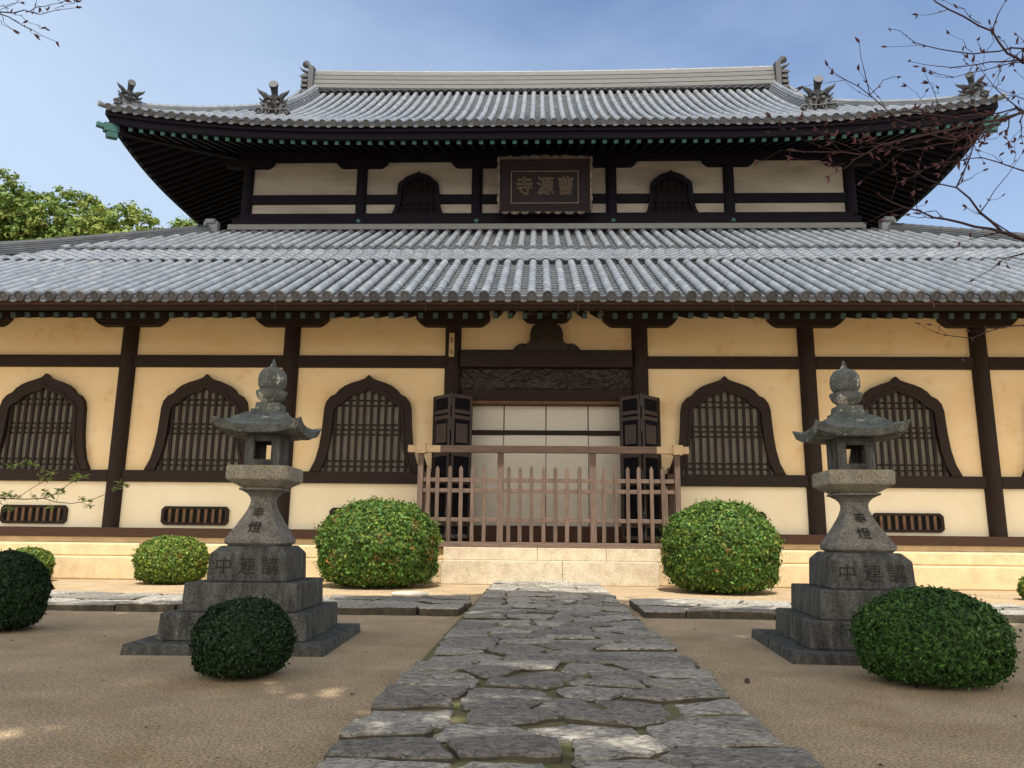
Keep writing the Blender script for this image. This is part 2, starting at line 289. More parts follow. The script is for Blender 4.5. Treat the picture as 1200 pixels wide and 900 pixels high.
def clip(poly, nx, ny, d):
    o = []
    for i in range(len(poly)):
        a = poly[i]; b = poly[(i + 1) % len(poly)]
        da = a[0] * nx + a[1] * ny - d; db = b[0] * nx + b[1] * ny - d
        if da <= 0: o.append(a)
        if (da < 0 < db) or (db < 0 < da):
            t = da / (da - db); o.append((a[0] + (b[0] - a[0]) * t, a[1] + (b[1] - a[1]) * t))
    return o
def flagstones(x0, x1, y0, y1, cw, ch, seed, gap=.02, zt=.075, edge=.06, sx=1.0):
    r = random.Random(seed); mb = MB(); pts = []
    ny = max(1, round((y1 - y0) / ch)); row = 0
    for j in range(ny):
        nx = max(1, round((x1 - x0) / (cw * r.uniform(.8, 1.3))))
        off = r.uniform(-.3, .3)
        for i in range(nx):
            pts.append((x0 + (x1 - x0) * (i + .5 + off * .5 + r.uniform(-.26, .26)) / nx, y0 + (y1 - y0) * (j + .5 + r.uniform(-.28, .28)) / ny))
    k = (cw / ch)
    for i, (px, py) in enumerate(pts):
        e = lambda: r.uniform(-edge, edge * .4)
        poly = [(x0 - e(), y0 + .01), (x1 + e(), y0 + .01), (x1 + e(), y1), (x0 - e(), y1)]
        near = sorted(pts, key=lambda q: ((q[0] - px) / k) ** 2 + (q[1] - py) ** 2)[1:22]
        for q in near:
            # anisotropic distance
            ax, ay = px / k, py; bx, by = q[0] / k, q[1]
            nx_, ny_ = (bx - ax), (by - ay); mxx, myy = (ax + bx) / 2, (ay + by) / 2
            # half plane (in scaled space) -> real space
            NX, NY = nx_ / k, ny_; d = mxx * nx_ + myy * ny_
            ln = math.hypot(NX, NY); gg = gap * r.choice((.25, .5, .8, 1.2, 2.1))
            poly = clip(poly, NX / ln, NY / ln, d / ln - gg)
            if len(poly) < 3: break
        if len(poly) < 3: continue
        # subdivide and jitter
        P = []
        for a in range(len(poly)):
            A = poly[a]; B = poly[(a + 1) % len(poly)]; ln = math.hypot(B[0] - A[0], B[1] - A[1]); n = max(1, int(ln / .045))
            for s_ in range(n):
                t = s_ / n; x = A[0] + (B[0] - A[0]) * t; y = A[1] + (B[1] - A[1]) * t
                j = .034 if s_ else .006
                P.append((x + j * (noise.noise(Vector((x * 6, y * 6, i))) + .5 * noise.noise(Vector((x * 21, y * 21, i)))), y + j * 1.3 * noise.noise(Vector((x * 6, y * 6, i + 50)))))
        cx = sum(p[0] for p in P) / len(P); cy = sum(p[1] for p in P) / len(P)
        h = zt + r.uniform(-.014, .016); tx = r.uniform(-.010, .010); ty = r.uniform(-.014, .014)
        def zz(x, y): return h + tx * (x - cx) * 2 + ty * (y - cy) * 2 + .009 * noise.noise(Vector((x * 2.2, y * 4, i * 3.1))) + .005 * noise.noise(Vector((x * 6, y * 13, i))) + .004 * noise.noise(Vector((x * 18, y * 34, i)))
        rr = []
        for sc, dz in ((1.0, None), (1.0, -.016), (.975, -.002), (.93, 0), (.86, .001), (.78, .002), (.70, .002), (.62, .002), (.54, .003), (.46, .003), (.38, .003), (.3, .003), (.2, .003), (.1, .003)):
            ring = []
            for x, y in P:
                X = cx + (x - cx) * sc; Y = cy + (y - cy) * sc
                ring.append((X, Y, -.02 if dz is None else zz(X, Y) + dz))
            rr.append(ring)
        mb.rings(rr, 0, r.random())
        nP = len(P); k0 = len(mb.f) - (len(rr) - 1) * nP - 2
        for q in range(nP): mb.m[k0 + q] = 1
    return mb
base = MB()
base.grid(lambda u, v: (-.88 + 2.02 * u, 1.2 + 13.9 * v,   .050 + .012 * noise.noise(Vector((u * 20, v * 80, 0)))), 16, 90, 0)
base.grid(lambda u, v: (-14 + 12.95 * u, 9.85 + 1.5 * v, .035), 10, 4, 0)
base.grid(lambda u, v: (1.45 + 12 * u, 9.95 + 1.45 * v, .035), 10, 4, 0)
base.build('path_bed', M['soil'], kind='structure')
mb = flagstones(-.93, 1.18, 1.2, 6.0, .43, .31, 3, gap=.026)
m2 = flagstones(-.86, 1.18, 6.0, 15.75, .42, .32, 5, gap=.020, zt=.072)
mb.add(m2.v, m2.f, 0); mb.t[-len(m2.f):] = m2.t; mb.m[-len(m2.f):] = m2.m
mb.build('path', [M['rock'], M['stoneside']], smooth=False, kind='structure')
mb = flagstones(-14, -.92, 9.75, 11.45, .8, .5, 8, gap=.018, zt=.10)
m2 = flagstones(1.32, 14, 9.85, 11.5, .8, .5, 9, gap=.018, zt=.10)
mb.add(m2.v, m2.f, 0); mb.t[-len(m2.f):] = m2.t; mb.m[-len(m2.f):] = m2.m
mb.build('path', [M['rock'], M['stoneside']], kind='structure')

# ------------------------------------------------------------------ temple hall
CX = .18
YW, YE, YS = 17.2, 14.5, 15.75           # lower wall, lower eave tip, step front
YU, YEU = 22.6, 20.2                     # upper wall, upper eave tip
hall = thing('temple_hall', 'two-tiered Japanese temple hall with grey tiled roofs and ochre plaster walls', 'temple', (CX, 19, 0))
def part(mb, name, mats, parent=hall, **k): return mb.build(name, mats, parent, **k)

# foundation
f = MB()
f.prism([(-16.5, .0), (-16.5, .46), (16.9, .46), (16.9, 0)], YS + .12, 38)
f.prism([(-16.2, .462), (-16.2, .72), (16.6, .72), (16.6, .462)], YS + .42, 37.7)
part(f, 'foundation', M['plinth'], bevel=.03)
f = MB(); f.box(-13.9, -1.95, YW - .12, YW + .3, .722, .85); f.box(2.35, 14.3, YW - .12, YW + .3, .722, .85)
part(f, 'sill_footing', M['plinth'], bevel=.015)
for xs, y0, z0, z1 in (((-1.93, .5, 2.42), YS, .002, .47), ((-1.93, .0, 1.4, 2.50), YS + .30, .472, .722)):
    s_ = MB()
    for a, b in zip(xs[:-1], xs[1:]): s_.box(a + .002, b - .002, y0, y0 + .45, z0, z1)
    part(s_, 'step', M['stepstone'], bevel=.012)

# lower walls: boxes around the doorway, with side walls
XL, XR = CX - 13.9, CX + 13.9
COLS = [-13.3, -9.55, -5.72, -1.96, 2.32, 6.08, 9.91, 13.7]
w = MB()
w.box(XL, -1.9, YW, YW + .2, 2.2, 6.6); w.box(2.26, XR, YW, YW + .2, 2.2, 6.6)
w.box(-1.9, 2.26, YW, YW + .2, 5.1, 6.6)
w.box(XL, XL + .2, YW + .2, 34, .72, 6.6); w.box(XR - .2, XR, YW + .2, 34, .72, 6.6); w.box(XL, XR, 34, 34.2, .72, 6.6)
w.box(-1.9, 2.26, YW, YW + .2, 4.0, 5.1, 1)
part(w, 'wall', [M['plaster'], M['wood']])
w = MB()
w.box(XL, -1.9, YW, YW + .2, .86, 2.198); w.box(2.26, XR, YW, YW + .2, .86, 2.198)
part(w, 'lower_wall', M['plaster_low'])
# columns
for x in COLS:
    c = MB()
    pr = [(.18, 0), (.18, 5.70)]
    if x in (-1.96, 2.32): z0 = .86
    else: z0 = 1.05
    n = 16
    c.rings([[Vector((x + .185 * math.cos(2 * math.pi * k / n), YW - .02 + .17 * math.sin(2 * math.pi * k / n), z)) for k in range(n)] for z in (z0, 5.70)], 0)
    part(c, 'column', M['woodv'], smooth=False)
def bays():
    return list(zip(COLS[:-1], COLS[1:]))
def hbeam(name, z0, z1, proud, m, door=True):
    for a, b in bays():
        if a == -1.96 and not door: continue
        c = MB(); c.box(a + .17, b - .17, YW - proud, YW + .02, z0, z1); part(c, name, m, bevel=.008)
    c = MB(); c.box(XL, COLS[0] - .17, YW - proud, YW + .02, z0, z1); c.box(COLS[-1] + .17, XR, YW - proud, YW + .02, z0, z1); part(c, name, m)
hbeam('tie_beam', 4.72, 5.0, .09, M['wood'], False)
hbeam('waist_beam', 2.07, 2.33, .10, M['wood'], False)
for a, b in ((XL, -1.78), (2.14, XR)):
    c = MB(); c.box(a, b, YW - .2, YW + .02, .85, 1.05); part(c, 'sill_beam', M['woodsill'], bevel=.01)
# boat-shaped brackets over the columns
def bracket(x, zt, h, hw, y, parent=hall, d=.22, mm='wood'):
    c = MB(); pts = [(x - hw, zt), (x - hw, zt - h * .35)]
    for k in range(5): t = k / 4; pts.append((x - hw + hw * .28 * t, zt - h * .35 - h * .65 * math.sin(t * math.pi / 2)))
    for k in range(5): t = 1 - k / 4; pts.append((x + hw - hw * .28 * t, zt - h * .35 - h * .65 * math.sin(t * math.pi / 2)))
    pts += [(x + hw, zt - h * .35), (x + hw, zt)]
    c.prism(pts, y - d, y + .01); part(c, 'column_bracket', M[mm], parent, bevel=.008)
for x in COLS: bracket(x, 5.94, .26, .85, YW)

# bell-shaped windows
OUT = [(1.25, 0), (1.13, .25), (1.06, .55), (1.02, .9), (1.0, 1.2), (.99, 1.42), (.95, 1.58), (.86, 1.70), (.74, 1.76), (.66, 1.86), (.54, 1.95), (.38, 2.02), (.22, 2.07), (.09, 2.12), (0, 2.21)]
INN = [(1.03, 0), (.92, .25), (.85, .55), (.81, .9), (.79, 1.2), (.78, 1.38), (.74, 1.47), (.67, 1.53), (.56, 1.57), (.50, 1.66), (.40, 1.73), (.28, 1.78), (.14, 1.82), (.06, 1.85), (0, 1.91)]
def sym(o): return [(-x, z) for x, z in o] + [(x, z) for x, z in reversed(o[:-1])]
def htop(o, x):
    x = abs(x)
    for (x0, z0), (x1, z1) in zip(o[:-1], o[1:]):
        if x1 <= x <= x0: return z0 + (z1 - z0) * (x0 - x) / max(x0 - x1, 1e-6)
    return 0
def halfw(o, z):
    for (x0, z0), (x1, z1) in zip(o[:-1], o[1:]):
        if z0 <= z <= z1: return x0 + (x1 - x0) * (z - z0) / (z1 - z0)
    return 0
def window(cx, z0, y, k, nb, rails, upper, parent):
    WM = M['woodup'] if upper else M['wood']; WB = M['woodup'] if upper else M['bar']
    sc = lambda o: [(a * k, b * k) for a, b in o]
    O, I = sc(OUT), sc(INN); MIDL = [((a[0] + b[0]) / 2, (a[1] + b[1]) / 2) for a, b in zip(O, I)]
    frame = MB(); frame.band([(cx + a, z0 + b) for a, b in sym(O)], [(cx + a, z0 + b) for a, b in sym(I)], y - .14, y + .005)
    rim = [(a[0] * .8 + b[0] * .2, a[1] * .8 + b[1] * .2) for a, b in zip(I, O)]
    frame.band([(cx + a, z0 + b) for a, b in sym(rim)], [(cx + a * .985, z0 + b * .985) for a, b in sym(I)], y - .165, y - .13)
    o = part(frame, 'window', WM, parent, loc=(cx, y, z0))
    p = MB(); p.prism([(cx + a, z0 + b) for a, b in sym(MIDL)], y - .012, y - .004); part(p, 'pane', M['black'] if upper else M['paper'], o, loc=(cx, y, z0))
    b = MB(); W0 = MIDL[0][0]
    for i in range(nb):
        x = -W0 + 2 * W0 * (i + .5) / nb
        zt = htop(MIDL, x)
        if zt > .1: b.box(cx + x - .030, cx + x + .030, y - .10, y - .055, z0, z0 + zt)
    bo = part(b, 'window_bars', WB, o, loc=(cx, y, z0))
    r_ = MB()
    for zr, h in rails:
        hw = halfw(MIDL, zr)
        if hw: r_.box(cx - hw, cx + hw, y - .05, y - .02, z0 + zr - h / 2, z0 + zr + h / 2)
    part(r_, 'window_rails', WB, o, loc=(cx, y, z0))
    return o
railz = [(.12, .03), (.24, .03), (.84, .03), (.95, .03), (1.06, .03), (1.50, .03), (1.62, .03)]
w1 = window(-3.86, 2.33, YW, 1, 14, railz, False, hall)
for x in (-11.4, -7.62, 4.19, 7.98, 11.8):
    clone(w1, hall, (x + 3.86, 0, 0))
# low vents
def vent(cx, parent):
    z0, z1, hw = 1.12, 1.53, .76
    f = MB(); c = .07
    o_ = [(-hw + c, z0), (hw - c, z0), (hw, z0 + c), (hw, z1 - c), (hw - c, z1), (-hw + c, z1), (-hw, z1 - c), (-hw, z0 + c)]
    i_ = [(a * .905, (z0 + z1) / 2 + (b - (z0 + z1) / 2) * .72) for a, b in o_]
    o_.append(o_[0]); i_.append(i_[0])
    f.band([(cx + a, b) for a, b in o_], [(cx + a, b) for a, b in i_], YW - .06, YW + .005)
    o = part(f, 'vent', M['wood'], parent, loc=(cx, YW, z0))
    p = MB(); p.prism([(cx + a, b) for a, b in i_[:-1]], YW - .006, YW - .003); part(p, 'vent_backing', M['black'], o, loc=(cx, YW, z0))
    b_ = MB()
    for i in range(8):
        x = -hw * .86 + 2 * hw * .86 * (i + .5) / 8; b_.box(cx + x - .030, cx + x + .030, YW - .05, YW - .012, z0 + .055, z1 - .055)
    part(b_, 'vent_bars', M['ventwood'], o, loc=(cx, YW, z0))
    return o
v1 = vent(-3.86, hall)
for x in (-11.33, -7.65, 4.22, 8.02, 11.85): clone(v1, hall, (x + 3.86, 0, 0))

# doorway
DL, DR, DY = -1.52, 1.88, YW + .26
for a, b in ((DL - .38, DL), (DR, DR + .38)):
    d = MB(); d.box(a, b, YW - .03, DY + .2, .86, 4.2); part(d, 'door_jamb', M['woodv'])
d = MB(); d.box(DL - .22, DR + .22, YW - .10, DY + .15, 3.97, 4.21); part(d, 'door_head', M['wood'], bevel=.01)
d = MB(); d.box(DL + .001, DR - .001, YW - .03, DY + .03, 3.90, 3.969); part(d, 'door_track', M['ventwood'])
d = MB(); d.box(-1.9, 2.26, DY - .2, DY + .1, .74, 1.17); part(d, 'threshold', M['woodsill'], bevel=.01)
d = MB(); d.box(-1.1, -.35, DY - .5, DY - .22, .723, .80); d.box(.95, 1.75, DY - .5, DY - .22, .723, .80); part(d, 'threshold_stone', M['palewhite'], bevel=.01)
xs = [DL, -.78, .185, 1.15, DR]
for i in range(4):
    a, b = xs[i], xs[i + 1]
    d = MB(); d.box(a + .012, b - .012, DY + .03, DY + .05, 3.33, 3.895); part(d, 'transom_panel', M['screen'], bevel=.003)
    dy = .0 if i in (1, 2) else .03
    d = MB(); d.box(a + .008, b - .008, DY + .0 + dy, DY + .025 + dy, 1.18, 3.22); part(d, 'sliding_screen', M['screen'], bevel=.003)
d = MB(); d.box(DL, DR, DY - .05, DY + .045, 3.225, 3.325); part(d, 'transom_rail', M['wood'])
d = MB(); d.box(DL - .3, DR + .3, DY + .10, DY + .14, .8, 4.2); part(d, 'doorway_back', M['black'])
# folding panelled doors, each pair standing out as a V
def door_leaf(a, b, z0, z1, parent):
    a = Vector((a[0], a[1], 0)); b = Vector((b[0], b[1], 0)); dd = (b - a); ln = dd.length; dd.normalize(); nn = Vector((dd.y, -dd.x, 0))
    if nn.y > 0: nn = -nn
    T = Matrix(((dd.x, -nn.x, 0, a.x), (dd.y, -nn.y, 0, a.y), (0, 0, 1, 0), (0, 0, 0, 1)))
    m = MB(); m.box(0, ln, -.02, .02, z0, z1, 0, T)
    st = .06
    m.box(0, st, -.05, -.02, z0, z1, 1, T); m.box(ln - st, ln, -.05, -.02, z0, z1, 1, T)
    zs = [z0, z0 + .25, z0 + .95, z0 + 1.15, z0 + 1.75, z0 + 1.9, z1 - .55, z1 - .42, z1 - .08]
    for i, z in enumerate(zs): m.box(st, ln - st, -.045, -.02, z, z + .08, 1, T)
    for i in range(3):
        x = st + (ln - 2 * st) * (i + 1) / 4
        m.box(x - .012, x + .012, -.03, -.02, z0 + .33, z0 + .95, 0, T)
    m.box(st + .06, ln - st - .06, -.04, -.02, z0 + 2.05, z1 - .65, 1, T)
    o = part(m, 'door_leaf', [M['woodup'], M['doorrail']], parent, bevel=.004)
    h = MB(); h.box(ln - .03, ln + .0, -.045, -.035, z0 + .1, z1 - .05, 0, T)
    return o
for sg, xo, xm, xi in ((-1, -2.32, -1.90, -1.50), (1, 2.66, 2.24, 1.86)):
    l1 = door_leaf((xo, YW - .17), (xm, YW - .62), .9, 4.02, hall)
    l2 = door_leaf((xm, YW - .62), (xi, YW - .22), .9, 4.02, hall)
    h = MB()
    for z in (3.75, 3.2, 2.1, 1.2): h.tube([(xm, YW - .66, z), (xm, YW - .66, z + .28)], .022, 8)
    part(h, 'door_hinges', M['tiledark'], l2)
    h = MB(); h.box(xo - .03, xo + .05, YW - .25, YW - .02, .87, 4.0); part(h, 'door_edge_post', M['woodv'])
# rainbow beam with incised scrolls, carved panel and frog-leg strut
b = MB(); b.box(-1.775, 2.135, YW - .20, YW + .01, 4.72, 5.12); ro = part(b, 'rainbow_beam', M['wood'], bevel=.02)
sc_ = MB()
for sg in (-1, 1):
    cx = .18 + sg * 1.37
    pts = []
    for k in range(40):
        t = k / 39; a = t * 3.6 * math.pi; r_ = .02 + .10 * t
        pts.append((cx + sg * r_ * math.cos(a) * 1.3, YW - .203, 4.93 + r_ * math.sin(a)))
    sc_.tube(pts, .009, 4)
    for q in range(4):
        pts = [(cx - sg * (.22 + .13 * q + .24 * t), YW - .203, 4.90 + .07 * math.sin(t * 5 + q) + .03 * q * (1 - t)) for t in [i / 10 for i in range(11)]]
        sc_.tube(pts, [.003 + .010 * math.sin(math.pi * i / 10) for i in range(11)], 4)
    pts = [(cx + sg * (.15 + .4 * t), YW - .203, 4.86 + .18 * t + .02 * math.sin(t * 9)) for t in [i / 10 for i in range(11)]]
    sc_.tube(pts, .009, 4)
part(sc_, 'incised_scroll', M['ink'], ro)
b = MB()
def dragon(u, v):
    x = -1.775 + 3.91 * u; z = 4.215 + .50 * v
    p = Vector((x * 3.2, z * 3.4, 1.7)); q = p + Vector((noise.noise(p), noise.noise(p + Vector((5, 2, 9))), 0)) * 1.1
    h = abs(noise.noise(q * 1.6)) * 1.5 + .4 * noise.noise(q * 3.1)
    body = math.exp(-((z - (4.46 + .12 * math.sin(x * 3.1))) / .075) ** 2) * (.6 + .25 * math.sin(x * 60) * .4)
    cur = math.sin(14 * (noise.noise(p * .9) + .35 * noise.noise(p * 2.1))) * .35
    e = min(1, 10 * min(v, 1 - v, u * 6, (1 - u) * 6))
    return Vector((x, YW - .04 - e * (.05 * h + .07 * body + .045 * cur + .02), z))
b.grid(dragon, 330, 52)
part(b, 'carved_panel', M['carved'], smooth=True)
b = MB()
kx = .19
half = [(0, 5.80), (.18, 5.80), (.22, 5.74), (.30, 5.70), (.36, 5.60), (.38, 5.48), (.37, 5.40), (.40, 5.31), (.48, 5.26), (.56, 5.28), (.64, 5.26), (.72, 5.19), (.78, 5.125)]
b.prism([(kx + x, z) for x, z in half] + [(kx - x, z) for x, z in reversed(half)], YW - .16, YW - .002)
for sg in (-1, 1):
    for q, (cx_, cz_, r0) in enumerate(((.18, 5.42, .13), (.50, 5.2, .06), (.2, 5.62, .08))):
        b.tube([(kx + sg * (cx_ + r0 * (.2 + .8 * t) * math.cos(t * 9)), YW - .165, cz_ + r0 * (.2 + .8 * t) * math.sin(t * 9)) for t in [i / 20 for i in range(21)]], .014, 4)
part(b, 'frog_leg_strut', M['carved'], bevel=.008)
bracket(kx, 5.94, .16, .55, YW)
b = MB(); b.box(kx - .20, kx + .20, YW - .24, YW + .01, 5.70, 5.84); part(b, 'bearing_block', M['wood'], bevel=.01)

# ---- roofs
def tile_slope(mb, xs, pitch, P, dmax, T=None, tl=.30, r=.088, d0=0.0, ends=True, mr=0):
    def nrm(x, d):
        a = P(x, d); b = P(x, d + .05); t = b - a; t.normalize(); n_ = Vector((1, 0, 0)).cross(t); n_.normalize(); return n_ if n_.z > 0 else -n_
    TT = (lambda p: T @ p) if T is not None else (lambda p: p)
    for x in xs:
        D = dmax(x)
        if D - d0 < .12: continue
        n = max(1, round((D - d0) / tl)); dl = (D - d0) / n
        for i in range(n):
            da, db = d0 + i * dl, d0 + (i + 1) * dl; rings = []
            jit = rnd.uniform(-.006, .006)
            for dd, rr in ((da, r * 1.02), (da + .04, r * 1.02), (db + .01, r * .965)):
                c_ = P(x + jit, dd); N = nrm(x, dd)
                rings.append([TT(c_ + Vector((1, 0, 0)) * (rr * math.cos(th)) + N * (rr * math.sin(th) * 1.02 + .02)) for th in [math.pi * (1 - k / 7 * 1.0) for k in range(8)]])
            n8 = 8; vs = [p for q in rings for p in q]
            fs = [(j * n8 + k, j * n8 + k + 1, (j + 1) * n8 + k + 1, (j + 1) * n8 + k) for j in range(2) for k in range(7)] + [tuple(range(7, -1, -1))]
            mb.add(vs, fs, mr)
        if ends:
            c_ = P(x, d0); t = P(x, d0 + .05) - c_; t.normalize(); N = nrm(x, d0)
            def ring(rr, off): return [TT(c_ + Vector((1, 0, 0)) * (rr * math.cos(th)) + N * (rr * math.sin(th) + .02) - t * off) for th in [2 * math.pi * k / 16 for k in range(16)]]
            mb.rings([ring(r * 1.02, -.05), ring(r * 1.12, .095), ring(r * .90, .095), ring(r * .84, .075), ring(r * .42, .075), ring(r * .36, .085)], 1)
    for x in xs:
        xm = x + pitch / 2
        D = min(dmax(x), dmax(x + pitch)) if abs(dmax(x) - dmax(x + pitch)) < 1e-6 else dmax(xm)
        if D - d0 < .12: continue
        n = max(1, round((D - d0) / (tl * .8))); dl = (D - d0) / n
        hw = pitch / 2
        for i in range(n):
            da, db = d0 + i * dl - (.03 if i == 0 else .0), d0 + (i + 1) * dl + .02; rows = []
            for dd, up in ((da, -.002), (da, .008), (db, -.006)):
                N = nrm(xm, max(dd, d0))
                rows.append([TT(P(xm + hw * u, dd) + N * (up - .055 * (1 - u * u) + .03)) for u in (-1, -.6, 0, .6, 1)])
            vs = [p for q in rows for p in q]
            mb.add(vs, [(j * 5 + k, j * 5 + k + 1, (j + 1) * 5 + k + 1, (j + 1) * 5 + k) for j in range(2) for k in range(4)], 2 if mr == 0 else mr)
        if ends:
            c0 = P(xm, d0 - .03)
            N = nrm(xm, d0)
            top = [TT(P(xm + hw * u, d0 - .03) + N * (.02 - .055 * (1 - u * u) + .03)) for u in (-1, -.6, 0, .6, 1)]
            mid = [TT(P(xm + hw * u, d0 - .035) + N * (.0 - .055 * (1 - u * u)) + Vector((0, 0, -.015))) for u in (-1, -.6, 0, .6, 1)]
            bot = [TT(P(xm + hw * u, d0 - .04) + N * (-.065 * (1 - u * u)) + Vector((0, 0, -.045 - .01 * (1 - u * u)))) for u in (-1, -.6, 0, .6, 1)]
            vs = top + mid + bot
            mb.add(vs, [(j * 5 + k, j * 5 + k + 1, (j + 1) * 5 + k + 1, (j + 1) * 5 + k) for j in range(2) for k in range(4)], 2)
M['tilepan'] = mat('roof_pan_tile', (.078, .087, .10), .7, var=(.055, .06, .068), vscale=3, vdetail=8, blotch=(.12, .12, .118), bl_scale=1.2, bl_lo=.5, bl_hi=.75, tone=.15, bump=.2, bscale=30)
M['tileend'] = mat('eave_tile_end', (.095, .104, .118), .7, var=(.09, .095, .10), vscale=9, tone=.25, bump=.3, bscale=40)
TM = [M['tile'], M['tileend'], M['tilepan']]

def ridge(mb, path, w, h, nlay, cap_r, mi=0, mcap=0, seg=.27, deep=.04, gap=.78, mgap=1):
    """stacked noshi courses under a row of round cap tiles, following a path"""
    path = [Vector(p) for p in path]
    for l_ in range(nlay):
        ww = w * (1 - .35 * l_ / max(nlay - 1, 1)) / 2; z0 = h * l_ / nlay; z1 = h * (l_ + gap) / nlay
        rr = []
        for i, p in enumerate(path):
            d_ = path[min(i + 1, len(path) - 1)] - path[max(i - 1, 0)]; d_.z = 0; d_.normalize(); s_ = Vector((-d_.y, d_.x, 0))
            rr.append([p + s_ * ww + Vector((0, 0, z0 + .0)), p - s_ * ww + Vector((0, 0, z0)), p - s_ * (ww + .012) + Vector((0, 0, z1)), p + s_ * (ww + .012) + Vector((0, 0, z1))])
        mb.rings(rr, mi)
        ww -= deep
        rr = []
        for i, p in enumerate(path):
            d_ = path[min(i + 1, len(path) - 1)] - path[max(i - 1, 0)]; d_.z = 0; d_.normalize(); s_ = Vector((-d_.y, d_.x, 0))
            rr.append([p + s_ * ww + Vector((0, 0, z1)), p - s_ * ww + Vector((0, 0, z1)), p - s_ * ww + Vector((0, 0, h * (l_ + 1) / nlay)), p + s_ * ww + Vector((0, 0, h * (l_ + 1) / nlay))])
        mb.rings(rr, mgap)  # dark recess strip: shadow line between courses put into the colour
    # cap
    ds = [0]
    for a, b in zip(path[:-1], path[1:]): ds.append(ds[-1] + (b - a).length)
    def at(s_):
        for i in range(len(path) - 1):
            if s_ <= ds[i + 1] or i == len(path) - 2:
                t = (s_ - ds[i]) / (ds[i + 1] - ds[i]); return path[i].lerp(path[i + 1], t)
    n = max(1, int(ds[-1] / seg))
    for i in range(n):
        a = at(ds[-1] * i / n) + Vector((0, 0, h)); b = at(ds[-1] * (i + 1) / n) + Vector((0, 0, h)); 
        mb.tube([a, a.lerp(b, .15), a.lerp(b, .16), b], [cap_r * 1.12, cap_r * 1.12, cap_r, cap_r], 10, mcap)

def ogre(parent, c, s, ang=0, name='ridge_end_ornament', curl=True):
    """demon tile: shield with cheek curls, brow horns and a round boss on top"""
    T = Matrix.Translation(c) @ Matrix.Rotation(ang, 4, 'Z') @ Matrix.Scale(s, 4)
    m = MB()
    half = [(0, .0), (.42, .0), (.50, .08), (.46, .2), (.34, .24), (.33, .42), (.30, .58), (.22, .68), (0, .70)]
    m.prism([(x, z) for x, z in half] + [(-x, z) for x, z in reversed(half[1:-1])], -.06, .16, 0, T)
    def tb(pts, rr, n=6): m.tube([T @ Vector(p) for p in pts], [q * s for q in rr] if hasattr(rr, '__len__') else rr * s, n)
    for sg in (-1, 1):
        tb([(sg * .20, -.05, .60), (sg * .30, -.12, .68), (sg * .42, -.16, .74), (sg * .50, -.16, .84)], [.10, .08, .05, .012])
        tb([(sg * (.40 + .13 * (1 - t) * math.cos(t * 9)), -.09, .10 + .13 * (1 - t) * math.sin(t * 9)) for t in [i / 16 for i in range(17)]], .045)
        tb([(sg * .13, -.10, .44), (sg * .13, -.14, .44)], [.075, .05], 8)
        tb([(sg * .05, -.08, .55), (sg * .18, -.12, .60), (sg * .28, -.08, .52)], .04)
        tb([(sg * .10, -.08, .16), (sg * .11, -.14, .06)], [.035, .01])
        for q in range(3): tb([(sg * (.26 + .03 * q), -.07, .2 + .13 * q), (sg * (.40 + .02 * q), -.1, .28 + .14 * q)], [.05, .015])
    tb([(0, -.07, .36), (0, -.17, .34), (0, -.08, .26)], [.05, .07, .05])
    tb([(-.2, -.08, .20), (0, -.12, .16), (.2, -.08, .20)], .035)
    tb([(0, .10, .66), (0, .02, .80), (0, -.10, .92), (0, -.20, .98)], [.13, .10, .12, .15] if curl else .09, 12)
    tb([(0, -.2, .98), (0, -.24, .99)], [.145, .135], 14)
    return part(m, name, M['tiledark'], parent, bevel=.006)

# upper roof
XEU = 12.94; UC = .11
def prof_u(d): return 12.60 + .62 * d + .0238 * d * d
def lift_u(x, d): return .62 * max(0, (abs(x) - 4.5) / (XEU - 4.5)) ** 2.4 * max(0, 1 - max(d, 0) / 6.0) ** 1.3
DM = 26.5 - YEU
def PU(x, d): return Vector((x + UC, YEU + d, prof_u(d) + lift_u(x, d)))
def dmx_u(x): return DM if abs(x) <= 8.62 else max(0, XEU - abs(x))
PT = .318
xs = [(-40 + i) * PT for i in range(81)]; xs = [x for x in xs if abs(x) < XEU - .1]
ur = MB(); tile_slope(ur, xs, PT, PU, dmx_u)
upper = part(ur, 'upper_roof', TM)
# side and rear slopes
ur = MB(); YB = 26.5 + DM; YM = 26.5
def side_P(sg):
    def P(x, d): return Vector((UC + sg * (XEU - d), YM + x, prof_u(d) + lift_side(x, d)))
    return P
def lift_side(x, d): return .62 * max(0, (abs(x) - 1.5) / (DM - 1.5)) ** 2.4 * max(0, 1 - max(d, 0) / 6) ** 1.3
sd_ = MB()
for sg in (-1, 1):
    n_ = 19
    for i in range(-n_, n_ + 1):
        x = i * PT
        D = min(XEU - 8.5, DM - abs(x))
        if D < .2: continue
        sd_.tube([Vector((UC + sg * (XEU - D * t), YM + x, prof_u(D * t) + lift_side(x, D * t) + .03)) for t in [k / 8 for k in range(9)]], .09, 8, 0)
    for i in range(-n_, n_):
        xa, xb = i * PT, (i + 1) * PT
        Da, Db = [max(.0, min(XEU - 8.5, DM - abs(q))) for q in (xa, xb)]
        sd_.grid(lambda u, v: Vector((UC + sg * (XEU - (Da + (Db - Da) * u) * v), YM + xa + (xb - xa) * u, prof_u((Da + (Db - Da) * u) * v) + lift_side(xa, (Da + (Db - Da) * u) * v) - .01)), 1, 8, 2)
# rear slope as a plain tiled sheet
sd_.grid(lambda u, v: Vector((UC + (-1 + 2 * u) * min(XEU, 99) if v == 0 else UC + (-1 + 2 * u) * (XEU - min(DM * v, XEU - 8.62)), YB - DM * v, prof_u(DM * v))), 30, 14, 2)
part(sd_, 'side_slope', TM, upper)
